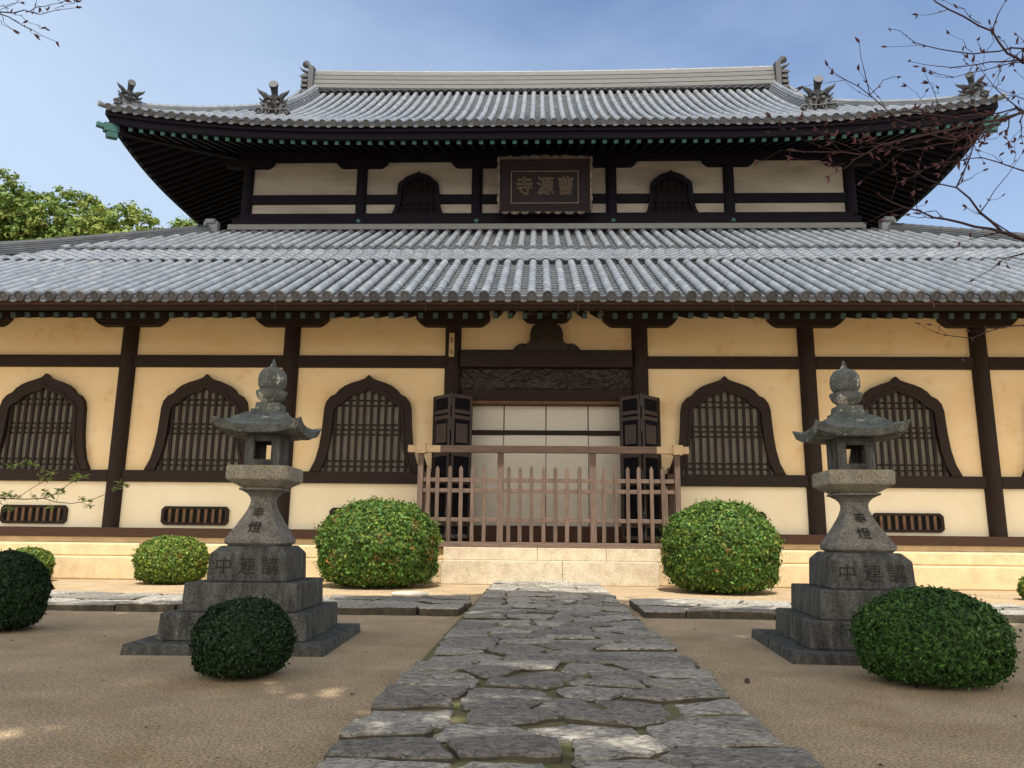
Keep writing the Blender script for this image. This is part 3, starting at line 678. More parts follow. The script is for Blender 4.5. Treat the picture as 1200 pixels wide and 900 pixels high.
# gable walls
gb = MB()
for sg in (-1, 1):
    pts = [(YM - (DM - d_), prof_u(d_) - .05) for d_ in (4.4, 5.2, DM)] + [(YM + (DM - d_), prof_u(d_) - .05) for d_ in (5.2, 4.4)]
    vs = [(UC + sg * 8.2, y, z) for y, z in pts] + [(UC + sg * 8.3, y, z) for y, z in pts]
    gb.add(vs, [(0, 1, 2, 3, 4), (9, 8, 7, 6, 5)] + [(i, (i + 1) % 5, 5 + (i + 1) % 5, 5 + i) for i in range(5)])
part(gb, 'gable', M['wood'], upper)
# main ridge
mr = MB(); path = [Vector((UC + x, YM, 17.34 + .0016 * x * x)) for x in [-8.75 + 17.5 * i / 20 for i in range(21)]]
mr.tube([p + Vector((0, -.22, .06)) for p in path], .09, 6, 1)
for i in range(58):
    x = -8.6 + i * .3; mr.tube([(UC + x, YM - .30, 17.44), (UC + x + .15, YM - .31, 17.36), (UC + x + .3, YM - .30, 17.44)], .03, 5, 1)
ridge(mr, [p + Vector((0, 0, .1)) for p in path], .62, .80, 4, .10, 0, 2, deep=.10, gap=.72)
for i in range(58):
    x = -8.6 + i * .3; mr.tube([(UC + x, YM, 18.20 + .0016 * x * x), (UC + x, YM, 18.385 + .0016 * x * x)], .03, 5, 2)
part(mr, 'main_ridge', [M['ridgelight'], M['tiledark'], M['tile']], upper)
for sg in (-1, 1):
    m = MB(); X = UC + sg * 8.78
    m.box(X - .10, X + .10, YM - .42, YM + .42, 17.35, 18.40)
    for q in range(5): m.box(X + sg * .16 - (.14 if sg < 0 else 0) - .05, X + sg * .16 + (.14 if sg > 0 else 0) + .05, YM - .5 + .02 * q, YM + .5, 17.05 + .22 * q, 17.17 + .22 * q)
    m.tube([(X + sg * .05, YM, 18.35), (X + sg * .02, YM, 18.5), (X + sg * .16, YM, 18.60), (X + sg * .34, YM, 18.74), (X + sg * .38, YM, 18.78)], [.13, .08, .09, .15, .13], 14)
    for q in (.1, .62): m.tube([(X + sg * .1, YM - .25, 17.8 + q * .6), (X + sg * .32, YM - .35, 17.88 + q * .6), (X + sg * .46, YM - .35, 17.99 + q * .6)], [.09, .05, .01], 6)
    part(m, 'ridge_end_ornament', M['tiledark'], upper, bevel=.01)
# descending ridges, hips and their ornaments
kr = MB()
for sg in (-1, 1):
    pth = [PU(sg * 8.62, d_) + Vector((0, 0, .04)) for d_ in [2.25 + (DM - 2.25) * i / 12 for i in range(13)]]
    ridge(kr, pth, .40, .34, 4, .085)
    ridge(kr, [p + Vector((sg * .62, 0, -.02)) for p in pth[3:]], .3, .12, 2, .08)
    part(kr, 'descending_ridge', [M['tile'], M['tiledark']], upper); kr = MB()
for sg in (-1, 1):
    c = PU(sg * 8.62, 2.05); ogre(upper, c + Vector((0, -.05, -.02)), 1.02, sg * -.12)
hr = MB()
for sg in (-1, 1):
    pth = []
    for i in range(15):
        d_ = .35 + 4.1 * i / 14; x = sg * (XEU - d_); pth.append(PU(x, d_) + Vector((0, 0, .02)))
    ridge(hr, pth, .34, .18, 3, .085)
    part(hr, 'hip_ridge', [M['tile'], M['tiledark']], upper); hr = MB()
for sg in (-1, 1):
    c = PU(sg * (XEU - .5), .5) + Vector((0, -.05, .02)); ogre(upper, c, .78, -sg * R(40))
    m = MB(); p0 = PU(sg * (XEU - .3), .3); m.tube([p0, PU(sg * XEU, 0) + Vector((0, 0, .05)), PU(sg * (XEU + .08), -.10) + Vector((0, 0, .10))], [.09, .085, .09], 12)
    part(m, 'corner_tile', M['tile'], upper)

def soffit_side(parent, name, yE, xE, zE, yW, cx, zin, lift, yback):
    pass
# upper eave: boards, soffit, rafters
XR_ = XEU - .30
def eave_curve(off_y, off_z, n=48, xe=XR_):
    return [Vector((UC + x, YEU + off_y, 12.60 + lift_u(x, 0) + off_z)) for x in [-xe + 2 * xe * i / n for i in range(n + 1)]]
def strip_board(mb, yo, za, zb, xe, th=.10):
    for i in range(48):
        xa, xb = [-xe + 2 * xe * (i + q) / 48 for q in (0, 1)]
        for_rings = []
        vs = []
        for x in (xa, xb):
            z = 12.60 + lift_u(x, 0)
            vs += [(UC + x, YEU + yo, z + za), (UC + x, YEU + yo + th, z + za), (UC + x, YEU + yo + th, z + zb), (UC + x, YEU + yo, z + zb)]
        mb.add(vs, [(0, 1, 5, 4), (1, 2, 6, 5), (2, 3, 7, 6), (3, 0, 4, 7)], 0, .5)
    for sg in (-1, 1):
        for i in range(24):
            ys = [-(DM - .0) + 2 * DM * (i + q) / 24 for q in (0, 1)]; vs = []
            for y in ys:
                z = 12.60 + lift_side(y, 0); xo = UC + sg * (XEU - yo); xi = UC + sg * (XEU - yo - th)
                yy = YM + max(-(DM - yo), min(DM - yo, y))
                vs += [(xo, yy, z + za), (xi, yy, z + za), (xi, yy, z + zb), (xo, yy, z + zb)]
            mb.add(vs, [(0, 1, 5, 4), (1, 2, 6, 5), (2, 3, 7, 6), (3, 0, 4, 7)], 0, .5)
eb = MB()
strip_board(eb, .06, -.22, -.07, XEU - .06)
strip_board(eb, .15, -.42, -.22, XEU - .15)
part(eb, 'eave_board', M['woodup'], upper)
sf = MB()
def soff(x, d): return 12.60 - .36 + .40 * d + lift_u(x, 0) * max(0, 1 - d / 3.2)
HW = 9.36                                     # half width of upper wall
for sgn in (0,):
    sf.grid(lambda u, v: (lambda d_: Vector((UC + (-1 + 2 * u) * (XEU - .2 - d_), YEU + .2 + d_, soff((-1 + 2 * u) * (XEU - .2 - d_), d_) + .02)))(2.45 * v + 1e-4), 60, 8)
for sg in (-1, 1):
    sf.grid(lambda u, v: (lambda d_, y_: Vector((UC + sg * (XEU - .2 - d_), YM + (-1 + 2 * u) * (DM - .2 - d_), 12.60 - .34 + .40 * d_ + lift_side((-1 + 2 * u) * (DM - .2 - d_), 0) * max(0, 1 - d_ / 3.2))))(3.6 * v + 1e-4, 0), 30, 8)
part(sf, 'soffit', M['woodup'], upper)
# front rafters, individually, fanned only at the corners
nR = 76; RP = .2985 * 22.6 / 22.6
r_list = []
step = 2 * (XEU - .75) / (nR - 1)
for i in range(nR):
    x = -(XEU - .75) + i * step
    d1 = 2.4 if abs(x) < HW + .1 else max(.25, XEU - .2 - abs(x) - .12)
    a = Vector((UC + x, YEU + .28, soff(x, .08) - .115)); b_ = Vector((UC + x, YEU + .2 + d1, soff(x, d1) - .115))
    m = MB(); m.beam(a, b_, .105, .13, 0)
    t = (b_ - a).normalized(); m.beam(a - t * .012, a + t * .05, .118, .13, 1)
    part(m, 'rafter', [M['woodup'], M['verdigris']], upper, loc=a)
m = MB()
for sg in (-1, 1):
    for i in range(-19, 20):
        y = i * .315
        d1 = min(3.55, DM - .2 - abs(y) - .1)
        if d1 < .3: continue
        zz = lambda d_: 12.60 - .34 - .09 + .40 * d_ + lift_side(y, 0) * max(0, 1 - d_ / 3.2)
        a = Vector((UC + sg * (XEU - .24), YM + y, zz(.04))); b_ = Vector((UC + sg * (XEU - .2 - d1), YM + y, zz(d1)))
        m.beam(a, b_, .105, .13, 0); t = (b_ - a).normalized(); m.beam(a - t * .012, a + t * .05, .112, .138, 1)
part(m, 'side_rafters', [M['woodup'], M['verddark']], upper, kind='stuff')
for sg in (-1, 1):   # hip rafter with copper sheath
    m = MB(); a = Vector((UC + sg * (XEU - .10), YEU + .10, 12.60 + .62 - .62)); b_ = Vector((UC + sg * (HW), YEU + .1 + (XEU - .1 - HW), 13.25))
    m.beam(a, b_, .20, .26, 0); ho = part(m, 'hip_rafter', M['woodup'], upper)
    m = MB(); t = (b_ - a).normalized(); m.beam(a - t * .06, a + t * .36, .21, .26, 0)
    m.beam(a + t * .04 + Vector((0, 0, -.22)), a + t * .34 + Vector((0, 0, -.22)), .20, .18, 0)
    m.beam(a - t * .25 + Vector((0, 0, .05)), a - t * .05 + Vector((0, 0, .02)), .15, .15, 0)
    part(m, 'copper_cap', M['verdigris'], ho, bevel=.02)

# upper storey wall
uw = MB(); uw.box(UC - HW, UC + HW, YU, YU + .2, 9.6, 13.3)
for sg in (-1, 1): uw.box(UC + sg * HW - .1, UC + sg * HW + .1, YU + .2, 31, 9.6, 13.3)
uw.box(UC - HW, UC + HW, 31, 31.2, 9.6, 13.3)
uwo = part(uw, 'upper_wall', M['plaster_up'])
UCOL = [-9.27, -5.62, -1.95, 2.27, 5.93, 9.68 - .02]
for x in UCOL:
    c = MB(); n = 14
    c.rings([[Vector((x + .17 * math.cos(2 * math.pi * k / n), YU - .02 + .16 * math.sin(2 * math.pi * k / n), z)) for k in range(n)] for z in (10.79, 12.62)], 0)
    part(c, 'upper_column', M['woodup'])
for z0, z1, pr_, nm in ((11.18, 11.48, .08, 'upper_tie_beam'),):
    for a, b_ in zip(UCOL[:-1], UCOL[1:]):
        c = MB(); c.box(a + .15, b_ - .15, YU - pr_, YU + .01, z0, z1); part(c, nm, M['woodup'], bevel=.008)
c = MB(); c.box(UC - HW - .15, UC + HW + .15, YU - .22, YU + .01, 10.62, 10.79); c.box(UC - HW - .35, UC + HW + .35, YU - .30, YU + .01, 10.30, 10.618); part(c, 'base_beam', M['woodup'], bevel=.01)
for x in UCOL[1:-1]:
    c = MB(); c.tube([(x + .02, YU - .30, 10.49), (x + .02, YU - .345, 10.49)], [.075, .05], 10); part(c, 'nail_cover', M['verdigris'])
c = MB(); c.box(UC - HW - .3, UC + HW + .3, YU - .12, YU + .01, 12.60, 13.25); part(c, 'wall_plate', M['woodup'], bevel=.01)
for x in UCOL: bracket(x, 12.64, .26, .82, YU, mm='woodup')
w2 = window(-3.80, 10.79, YU, .66, 7, [(z * .15 + .08, .035) for z in range(9)], True, hall)
clone(w2, hall, (4.13 + 3.80, 0, 0))

# lower roof
def prof_l(d): return 5.60 + .555 * d
XEL = 9.36 + (YU - YE) + .3
def lift_l(x, d): return .7 * max(0, (abs(x) - 11.5) / (XEL - 11.5)) ** 2.4 * max(0, 1 - max(d, 0) / 8)
def PL(x, d): return Vector((x + CX, YE + d, prof_l(d) + lift_l(x, d)))
D1 = 3.45; D2 = YU - .34 - YE
PL1 = .311
lr = MB(); xs = [(-56 + i) * PL1 for i in range(113)]; xs = [x for x in xs if abs(x) < XEL - .3]
tile_slope(lr, xs, PL1, PL, lambda x: min(D1, max(0, XEL - abs(x))), tl=.31, r=.090)
PL2 = .330
def PL_hi(x, d): p = PL(x, d); p.z += .20; return p
xs2 = [(-56 + i) * PL2 for i in range(113)]; xs2 = [x for x in xs2 if abs(x) < XEL - D1 - .1]
tile_slope(lr, xs2, PL2, PL_hi, lambda x: min(D2, max(0, XEL - abs(x))), tl=.31, r=.088, d0=D1 + 1.05, ends=False)
lower = part(lr, 'lower_roof', TM)
# band of short overlapping courses between the two slopes
cb = MB()
for c_ in range(5):
    d_ = D1 - .02 + .22 * c_; zo = .14 + .015 * c_
    xe = XEL - d_
    n = int(xe * 2 / .0825)
    rows = []
    for dd, uu in ((d_, -.045), (d_ - .02, 0), (d_ + .26, .0)):
        row = []
        for i in range(n + 1):
            x = -xe + 2 * xe * i / n; ph = (x / PL2 + .0) * 2 * math.pi
            p = PL(x, dd); p.z += zo + uu + .034 * math.cos(ph); row.append(p)
        rows.append(row)
    vs = [p for q in rows for p in q]; m_ = n + 1
    for k in range(n):
        for j in range(2):
            pass
    o0 = len(cb.v); cb.v.extend(tuple(p) for p in vs)
    for j in range(2):
        for k in range(n):
            cb.f.append((o0 + j * m_ + k, o0 + j * m_ + k + 1, o0 + (j + 1) * m_ + k + 1, o0 + (j + 1) * m_ + k)); cb.m.append(0); cb.t.append(noise.noise(Vector((k // 4 * .77, c_ * 3.3, 0))) * .8 + .5)
# dark riser under the first course
xe = XEL - D1
cb.grid(lambda u, v: PL(-xe + 2 * xe * u, D1 + .02) + Vector((0, 0, .0 + .13 * v)), 40, 1, 1)
part(cb, 'stepped_tile_band', [M['tile'], M['tiledark']], lower)
# flat board between the roof top and the upper wall
fb = MB(); fb.box(UC - HW - .35, UC + HW + .35, YU - .56, YU - .302, 10.12, 10.29); part(fb, 'top_flashing', M['ridgelight'], lower)
# side slopes
ss = MB()
for sg in (-1, 1):
    for i in range(-40, 41):
        y = 26.5 + i * .33; D = min(D2, (26.5 - YE) - abs(i * .33))
        if D < .2: continue
        ss.tube([Vector((CX + sg * (XEL - D * t), y, prof_l(D * t) + .04 + .02)) for t in [k / 5 for k in range(6)]], .09, 8, 0)
    ss.grid(lambda u, v: Vector((CX + sg * (XEL - D2 * v), 26.5 + (-1 + 2 * u) * (12.0 - D2 * v), prof_l(D2 * v))), 8, 8, 2)
part(ss, 'side_slope', TM, lower)
hr = MB()
for sg in (-1, 1):
    pth = []
    for i in range(25):
        d_ = .3 + (D2 - .5) * i / 24; pth.append(PL(sg * (XEL - d_), d_) + Vector((0, 0, .02 + (.10 if d_ > D1 else .10 * d_ / D1))))
    ridge(hr, pth, .36, .30, 5, .09, 0, 1, deep=.06, gap=.6)
    part(hr, 'hip_ridge', [M['tile'], M['tiledark']], lower); hr = MB()
for sg in (-1, 1): 
    m = MB(); c = PL(sg * (XEL - D2 + .25), D2 - .25) + Vector((0, -.02, .3)); m.box(c.x - .22, c.x + .22, c.y - .12, c.y + .12, c.z - .1, c.z + .28); m.tube([c + Vector((-.15, -.1, .25)), c + Vector((.15, -.1, .25))], .1, 8)
    part(m, 'hip_top_block', M['tile'], lower, bevel=.03)
eb = MB(); xe = XEL - .1
def strip(mb, y0, y1, z0, z1, mi):
    vs = []
    for i in range(49):
        x = -xe + 2 * xe * i / 48; z = lift_l(x, 0); vs += [(CX + x, y0, z + z0), (CX + x, y1, z + z0), (CX + x, y1, z + z1), (CX + x, y0, z + z1)]
    mb.add(vs, [(4 * i + a, 4 * i + (a + 1) % 4, 4 * i + 4 + (a + 1) % 4, 4 * i + 4 + a) for i in range(48) for a in range(4)], mi, .5)
strip(eb, YE + .05, YE + .17, 5.452, 5.54, 0); part(eb, 'eave_board', M['woodsill'], lower)
eb = MB(); strip(eb, YE + .14, YE + .30, 5.385, 5.45, 0); part(eb, 'eave_beam', M['wood'], lower)
sf = MB(); sf.grid(lambda u, v: Vector((CX + (-1 + 2 * u) * (XEL - .25 - 2.6 * v), YE + .25 + 2.6 * v, 5.40 + .28 * 2.6 * v + lift_l((-1 + 2 * u) * (XEL - .25 - 2.6 * v), 0) * (1 - v))), 40, 4); part(sf, 'soffit', M['wood'], lower)
nR = 92
for i in range(nR):
    x = -13.65 + 27.3 * i / (nR - 1)
    a = Vector((CX + x, YE + .36, 5.30 + lift_l(x, 0))); b_ = Vector((CX + x, YW + .05, 6.10))
    m = MB(); m.beam(a, b_, .09, .11, 0); t = (b_ - a).normalized(); m.beam(a - t * .012, a + t * .04, .096, .116, 1)
    part(m, 'rafter', [M['wood'], M['verddark']], lower, loc=a)
m = MB()
for i in range(7):
    x = -9 + 3 * i + .6; m.tube([(CX + x, YE - .02, 5.44), (CX + x, YE + .02, 5.28)], .008, 5)
part(m, 'gutter_hooks', M['wood'], lower)

# name plaque over the doorway
pl = thing('name_plaque', 'large dark wooden plaque with three gilt-outlined characters hanging on the upper wall', 'plaque', (.18, 22.2, 10.65))
px, pz0, pz1, phw, py = .18, 10.62, 12.60, 1.46, 22.06
TP = Matrix.Translation((px, py, pz0 - .16)) @ Matrix.Rotation(R(7), 4, 'X')
b = MB(); b.box(-1.10, 1.10, -.03, .06, .40, 1.52, 0, TP); bd = b.build('board', M['plaquewood'], pl)
fr = MB(); ow, oz0, oz1 = phw, .05, 1.93
inn = [(-1.10, .40), (1.10, .40), (1.10, 1.52), (-1.10, 1.52)]; outp = [(-ow + .06, .12), (ow - .06, .12), (ow - .06, 1.84), (-ow + .06, 1.84)]
for i in range(4):
    a, b2, c2, d2 = outp[i], outp[(i + 1) % 4], inn[(i + 1) % 4], inn[i]
    fr.add([TP @ Vector((a[0], -.16, a[1])), TP @ Vector((b2[0], -.16, b2[1])), TP @ Vector((c2[0], -.035, c2[1])), TP @ Vector((d2[0], -.035, d2[1])),
            TP @ Vector((a[0], .04, a[1])), TP @ Vector((b2[0], .04, b2[1])), TP @ Vector((c2[0], .04, c2[1])), TP @ Vector((d2[0], .04, d2[1]))],
           [(0, 1, 2, 3), (7, 6, 5, 4), (0, 4, 5, 1), (2, 6, 7, 3)])
fo = fr.build('frame', M['plaquewood'], pl)
sc2 = MB()
def scal(x, z, r_, fl=1, mi=0):
    sc2.prism([(x + r_ * math.cos(a) * 1.25, z + fl * r_ * .8 * math.sin(a)) for a in [math.pi * k / 8 for k in range(9)]], -.20, -.12, mi, TP)
for x, r_ in ((-1.28, .10), (-1.08, .12), (-.85, .10), (-.62, .14), (-.32, .15), (0, .16), (.32, .14), (.62, .15), (.85, .11), (1.08, .12), (1.28, .10)): scal(x, 1.80, r_)
for x, r_ in ((-1.2, .09), (-.9, .11), (-.6, .10), (-.2, .08), (.1, .08), (.4, .10), (.75, .12), (1.1, .10)): scal(x, .16, r_, -1)
for sg in (-1, 1):
    for q in range(7): z = .32 + .24 * q; sc2.prism([(sg * (1.37 + .09 * math.sin(a)), z + .13 * math.cos(a)) for a in [math.pi * k / 6 for k in range(7)]], -.20, -.12, 0, TP)
sc2.build('scalloped_edge', M['giltwood'], fo, bevel=.01)
ln = MB()
for i in range(4):
    a, b2 = [(-1.02, .47), (1.02, .47), (1.02, 1.46), (-1.02, 1.46)][i], [(1.02, .47), (1.02, 1.46), (-1.02, 1.46), (-1.02, .47)][i]
    ln.beam(TP @ Vector((a[0], -.035, a[1])), TP @ Vector((b2[0], -.035, b2[1])), .014, .014)
ln.build('gilt_line', M['gold'], bd)
for ch, x in (('寺', -.62), ('源', .02), ('曹', .64)):
    p = TP @ Vector((x, -.042, .96)); text('lettering', ch, .60, M['gold'], bd, p, outline=.0075, rot=(R(97), 0, 0), sx=.88)

# small notice on the door column
tg = MB(); tg.box(-2.035, -1.915, YW - .215, YW - .195, 4.95, 5.50); to = tg.build('name_strip', M['newwood'], loc=(-1.97, YW - .2, 4.95))
tag(to, 'narrow pale wooden strip fixed high on the column left of the door', 'notice')
mk = MB()
for z in (5.38, 5.10):
    for q in range(4): mk.beam((-2.01 + .01 * q, YW - .217, z - .03 * q), (-1.95 + .008 * q, YW - .217, z - .03 * q + .012), .004, .010)
    mk.beam((-1.975, YW - .217, z + .02), (-1.985, YW - .217, z - .1), .004, .010)
mk.build('ink_marks', M['ink'], to)

# ------------------------------------------------------------------ picket fence
FY = 16.15
fence = thing('wooden_fence', 'weathered brown picket fence with a long top rail on the steps before the doors', 'fence', (.2, FY + .4, .722))
FZ = .722
def fpart(mb, name, m=M['fence'], parent=fence, **k): return mb.build(name, m, parent, bevel=.006, **k)
m = MB(); m.box(-2.50, 2.94, FY - .07, FY + .07, FZ, FZ + .11); fpart(m, 'base_rail', M['fencerail'])
for x in (-2.46, 2.90):
    m = MB(); m.box(x - .055, x + .055, FY - .06, FY + .06, FZ + .112, 2.66); fpart(m, 'post')
    m = MB(); m.box(x - .05, x + .05, 17.0, 17.1, FZ, 2.45); fpart(m, 'post')
    m = MB(); m.box(x - .05, x + .05, FY + .09, 17.0, FZ, FZ + .1); fpart(m, 'base_rail', M['fencerail'])
    for z in (1.28, 1.90, 2.10): m = MB(); m.box(x - .025, x + .025, FY + .065, 17.0, z - .04, z + .04); fpart(m, 'rail', M['fencerail'])
    for y in (16.42, 16.64, 16.86):
        m = MB(); sgn = -1 if x < 0 else 1; m.box(x + sgn * .027, x + sgn * .075, y - .035, y + .035, FZ + .103, 2.33); fpart(m, 'picket')
    m = MB(); m.beam((x, FY + .07, 2.60), (x, 16.95, 2.36), .07, .09); fpart(m, 'brace', M['wood'])
for x in (-.78, 1.155):
    m = MB(); m.box(x - .065, x + .065, FY - .03, FY + .075, FZ + .112, 2.672); fpart(m, 'post')
m = MB(); m.box(-2.05, 2.48, FY - .07, FY + .07, 2.674, 2.82); fpart(m, 'top_rail', M['fencerail'])
for a, b2 in ((-2.74, -2.052), (2.482, 3.15)):
    m = MB(); m.box(a, b2, FY - .07, FY + .07, 2.674, 2.82); o = fpart(m, 'top_rail', M['newwood'], label='pale new end piece of the top rail')
for x in (-2.46, 2.92):
    m = MB(); m.box(x - .10, x + .10, FY - .11, FY + .11, 2.65, 2.85); m.box(x - .10, x + .10, FY + .11, FY + .3, 2.69, 2.82); fpart(m, 'rail_joint', M['newwood'])
for z, dy in ((1.28, 0), (1.88, 0), (2.10, 0)):
    m = MB(); m.box(-2.40, 2.84, FY - .005, FY + .03, z - .042, z + .042); fpart(m, 'rail', M['fencerail'])
base_x = [318, 357, 398, 439, 478, 519, 603, 641, 681, 722, 762, 802, 844, 927, 969, 1009, 1049, 1090, 1131]
xs = [-2.38 + (p - 310) * (2.83 + 2.38) / (1168 - 310) for p in base_x] + [-2.29]
for i, x in enumerate(sorted(xs)[1:]):
    m = MB(); tp = 2.33 + rnd.uniform(-.012, .012); lean = rnd.uniform(-.012, .012); hw_ = .040 + rnd.uniform(-.003, .003)
    pts = [(x - hw_, FZ + .112), (x + hw_, FZ + .112), (x + hw_ + lean, tp), (x + lean, tp + .07), (x - hw_ + lean, tp)]
    m.prism(pts, FY - .055, FY - .008); fpart(m, 'picket')

# ------------------------------------------------------------------ stone lanterns
def squircle(hx, hy, z, e=1.0, n=1, cx=0, cy=0):
    return [Vector((cx + x * hx, cy + y * hy, z)) for x, y in ((-1, -1), (1, -1), (1, 1), (-1, 1))]
def lantern(cx, cy, ang, label, sx, mirror):
    o = thing('stone_lantern', label, 'stone lantern', (cx, cy, 0), 'stone lanterns beside the path')
    GM = [M['granite'], M['granitetop'], M['granitedark']]
    def P(name, rings, mi, mats=M['granite'], bevel=.012, cap=True):
        m = MB(); m.rings(rings, 0); q = m.build(name, mats, None, bevel=bevel); q.parent = o; return q
    sq = lambda h, z: squircle(h, h, z)
    P('base_slab', [sq(.83, -.02), sq(.82, .085)], 0)
    P('lower_tier', [sq(.63, .0875), sq(.62, .311)], 0)
    P('middle_tier', [sq(.50, .3135), sq(.49, .556)], 0)
    P('inscribed_block', [sq(.355, .5585), sq(.345, .80), sq(.28, .868)], 0)
    # flaring post with concave faces
    prof = [(.24, .870), (.270, .893), (.272, .925), (.25, .96), (.225, 1.005), (.198, 1.05), (.170, 1.10), (.144, 1.15), (.120, 1.20), (.104, 1.25), (.100, 1.285), (.110, 1.32), (.135, 1.35), (.172, 1.372), (.196, 1.380), (.194, 1.398), (.15, 1.404)]
    pm = MB(); rr = []
    for h, z in prof:
        q = []
        for k in range(4):
            a = Vector(((-1, -1), (1, -1), (1, 1), (-1, 1))[k]); b_ = Vector(((-1, -1), (1, -1), (1, 1), (-1, 1))[(k + 1) % 4])
            for t in (0, .12, .5, .88):
                v_ = a.lerp(b_, t); l_ = 1 + (.02 if t == .5 else 0) - (.055 if t == 0 else 0); q.append(Vector((v_.x * h * l_, v_.y * h * l_, z)))
        rr.append(q)
    pm.rings(rr, 0); q = pm.build('post', M['postgranite'], None, smooth=False, bevel=.0); q.parent = o; post = q
    P('platform', [sq(.18, 1.406), sq(.285, 1.472), sq(.285, 1.594), sq(.275, 1.600)], 1, M['granitetop'])
    # firebox with pierced faces
    fb = MB(); H0, H1, h, t = 1.602, 1.90, .165, .045
    def wall(T, ox, oz0, oz1, arch):
        # four bars around an opening
        fb.box(-h, -ox, -h, -h + t, H0, H1, 0, T); fb.box(ox, h, -h, -h + t, H0, H1, 0, T)
        fb.box(-ox + .0002, ox - .0002, -h + .0005, -h + t, H0, oz0, 0, T); fb.box(-ox + .0002, ox - .0002, -h + .0005, -h + t, oz1, H1, 0, T)
    for k, (ox, a, b_) in enumerate(((.082, 1.665, 1.835), (.028, 1.71, 1.80), (.06, 1.66, 1.83), (.028, 1.71, 1.80))):
        wall(Matrix.Rotation(k * math.pi / 2, 4, 'Z') @ Matrix.Scale(1 - .002 * (k % 2), 4, Vector((1, 0, 0))), ox, a, b_, 0)
    q = fb.build('firebox', M['granite'], None, bevel=.004); q.parent = o
    # roof: square, concave, corners swept up
    rf = MB(); N = 10
    def edge_pts(h, z, liftc, n=8):
        q = []
        for k in range(4):
            a = Vector(((-1, -1), (1, -1), (1, 1), (-1, 1))[k]); b_ = Vector(((-1, -1), (1, -1), (1, 1), (-1, 1))[(k + 1) % 4])
            for i in range(n):
                t_ = i / n; v_ = a.lerp(b_, t_); s_ = abs(2 * t_ - 1); q.append(Vector((v_.x * h * (1 + .03 * s_ ** 3), v_.y * h * (1 + .03 * s_ ** 3), z + liftc * s_ ** 2.6)))
        return q
    prof = [(.17, 1.902, 0), (.30, 1.902, .0), (.375, 1.895, .060), (.400, 1.958, .080), (.37, 1.968, .065), (.33, 1.985, .03), (.285, 2.02, .012), (.24, 2.066, .003), (.19, 2.10, 0), (.15, 2.122, 0), (.10, 2.13, 0)]
    rf.rings([edge_pts(h_, z_, l_) for h_, z_, l_ in prof], 0); q = rf.build('lantern_roof', M['granitedark'], None, bevel=0); q.parent = o
    P('finial_base', [sq(.145, 2.12), sq(.145, 2.15), sq(.118, 2.152), sq(.112, 2.215), sq(.08, 2.225)], 2, M['granitedark'], bevel=.006)
    fm = MB(); fm.lathe((0, 0, 0), [(.06, 2.222), (.085, 2.235), (.128, 2.27), (.146, 2.315), (.148, 2.338), (.136, 2.345), (.09, 2.347), (.112, 2.362), (.132, 2.40), (.137, 2.46), (.128, 2.51), (.10, 2.555), (.06, 2.575), (.036, 2.582), (.028, 2.60), (.014, 2.64), (.003, 2.668)], 24)
    q = fm.build('finial', M['granitedark'], None, smooth=True); q.parent = o
    o.rotation_euler = (0, 0, ang); o.scale = (sx, sx, sx)
    return o, post
def lantern_text(o, ink, faint):
    blk = [c for c in o.children if c.name.startswith('inscribed_block')][0]; post = [c for c in o.children if c.name.startswith('post')][0]
    def T(par, body, size, x, y, z, tilt, mm):
        cu = bpy.data.curves.new('t', 'FONT'); cu.body = body; cu.size = size; cu.extrude = .0035 if size < .15 else .0015; cu.align_x = 'CENTER'; cu.align_y = 'CENTER'; cu.offset = -.0006
        tmp = bpy.data.objects.new('t', cu); C.objects.link(tmp)
        me = bpy.data.meshes.new_from_object(tmp.evaluated_get(bpy.context.evaluated_depsgraph_get())); bpy.data.objects.remove(tmp); bpy.data.curves.remove(cu)
        me.materials.clear(); me.materials.append(mm); me.name = 'inscription'
        q = bpy.data.objects.new('inscription', me); C.objects.link(q); q.parent = par; q.location = (x, y, z); q.rotation_euler = (R(90 + tilt), 0, 0)
    for ch, x in (('中', -.21), ('連', 0), ('講', .21)): T(blk, ch, .165, x, -.3535, .685, -3, ink)
    T(post, '奉', .115, 0, -.149, 1.165, -28, faint); T(post, '燈', .125, 0, -.221, 1.030, -30, ink)

lanA, _ = lantern(-2.60, 7.30, R(2.5), 'weathered stone lantern on stepped base left of the path', 1, 0)
lanB, _ = lantern(2.93, 7.30, R(-4), 'weathered stone lantern on stepped base right of the path', 1, 1)
lantern_text(lanA, M['ink'], M['inkfaint']); lantern_text(lanB, M['ink'], M['ink'])

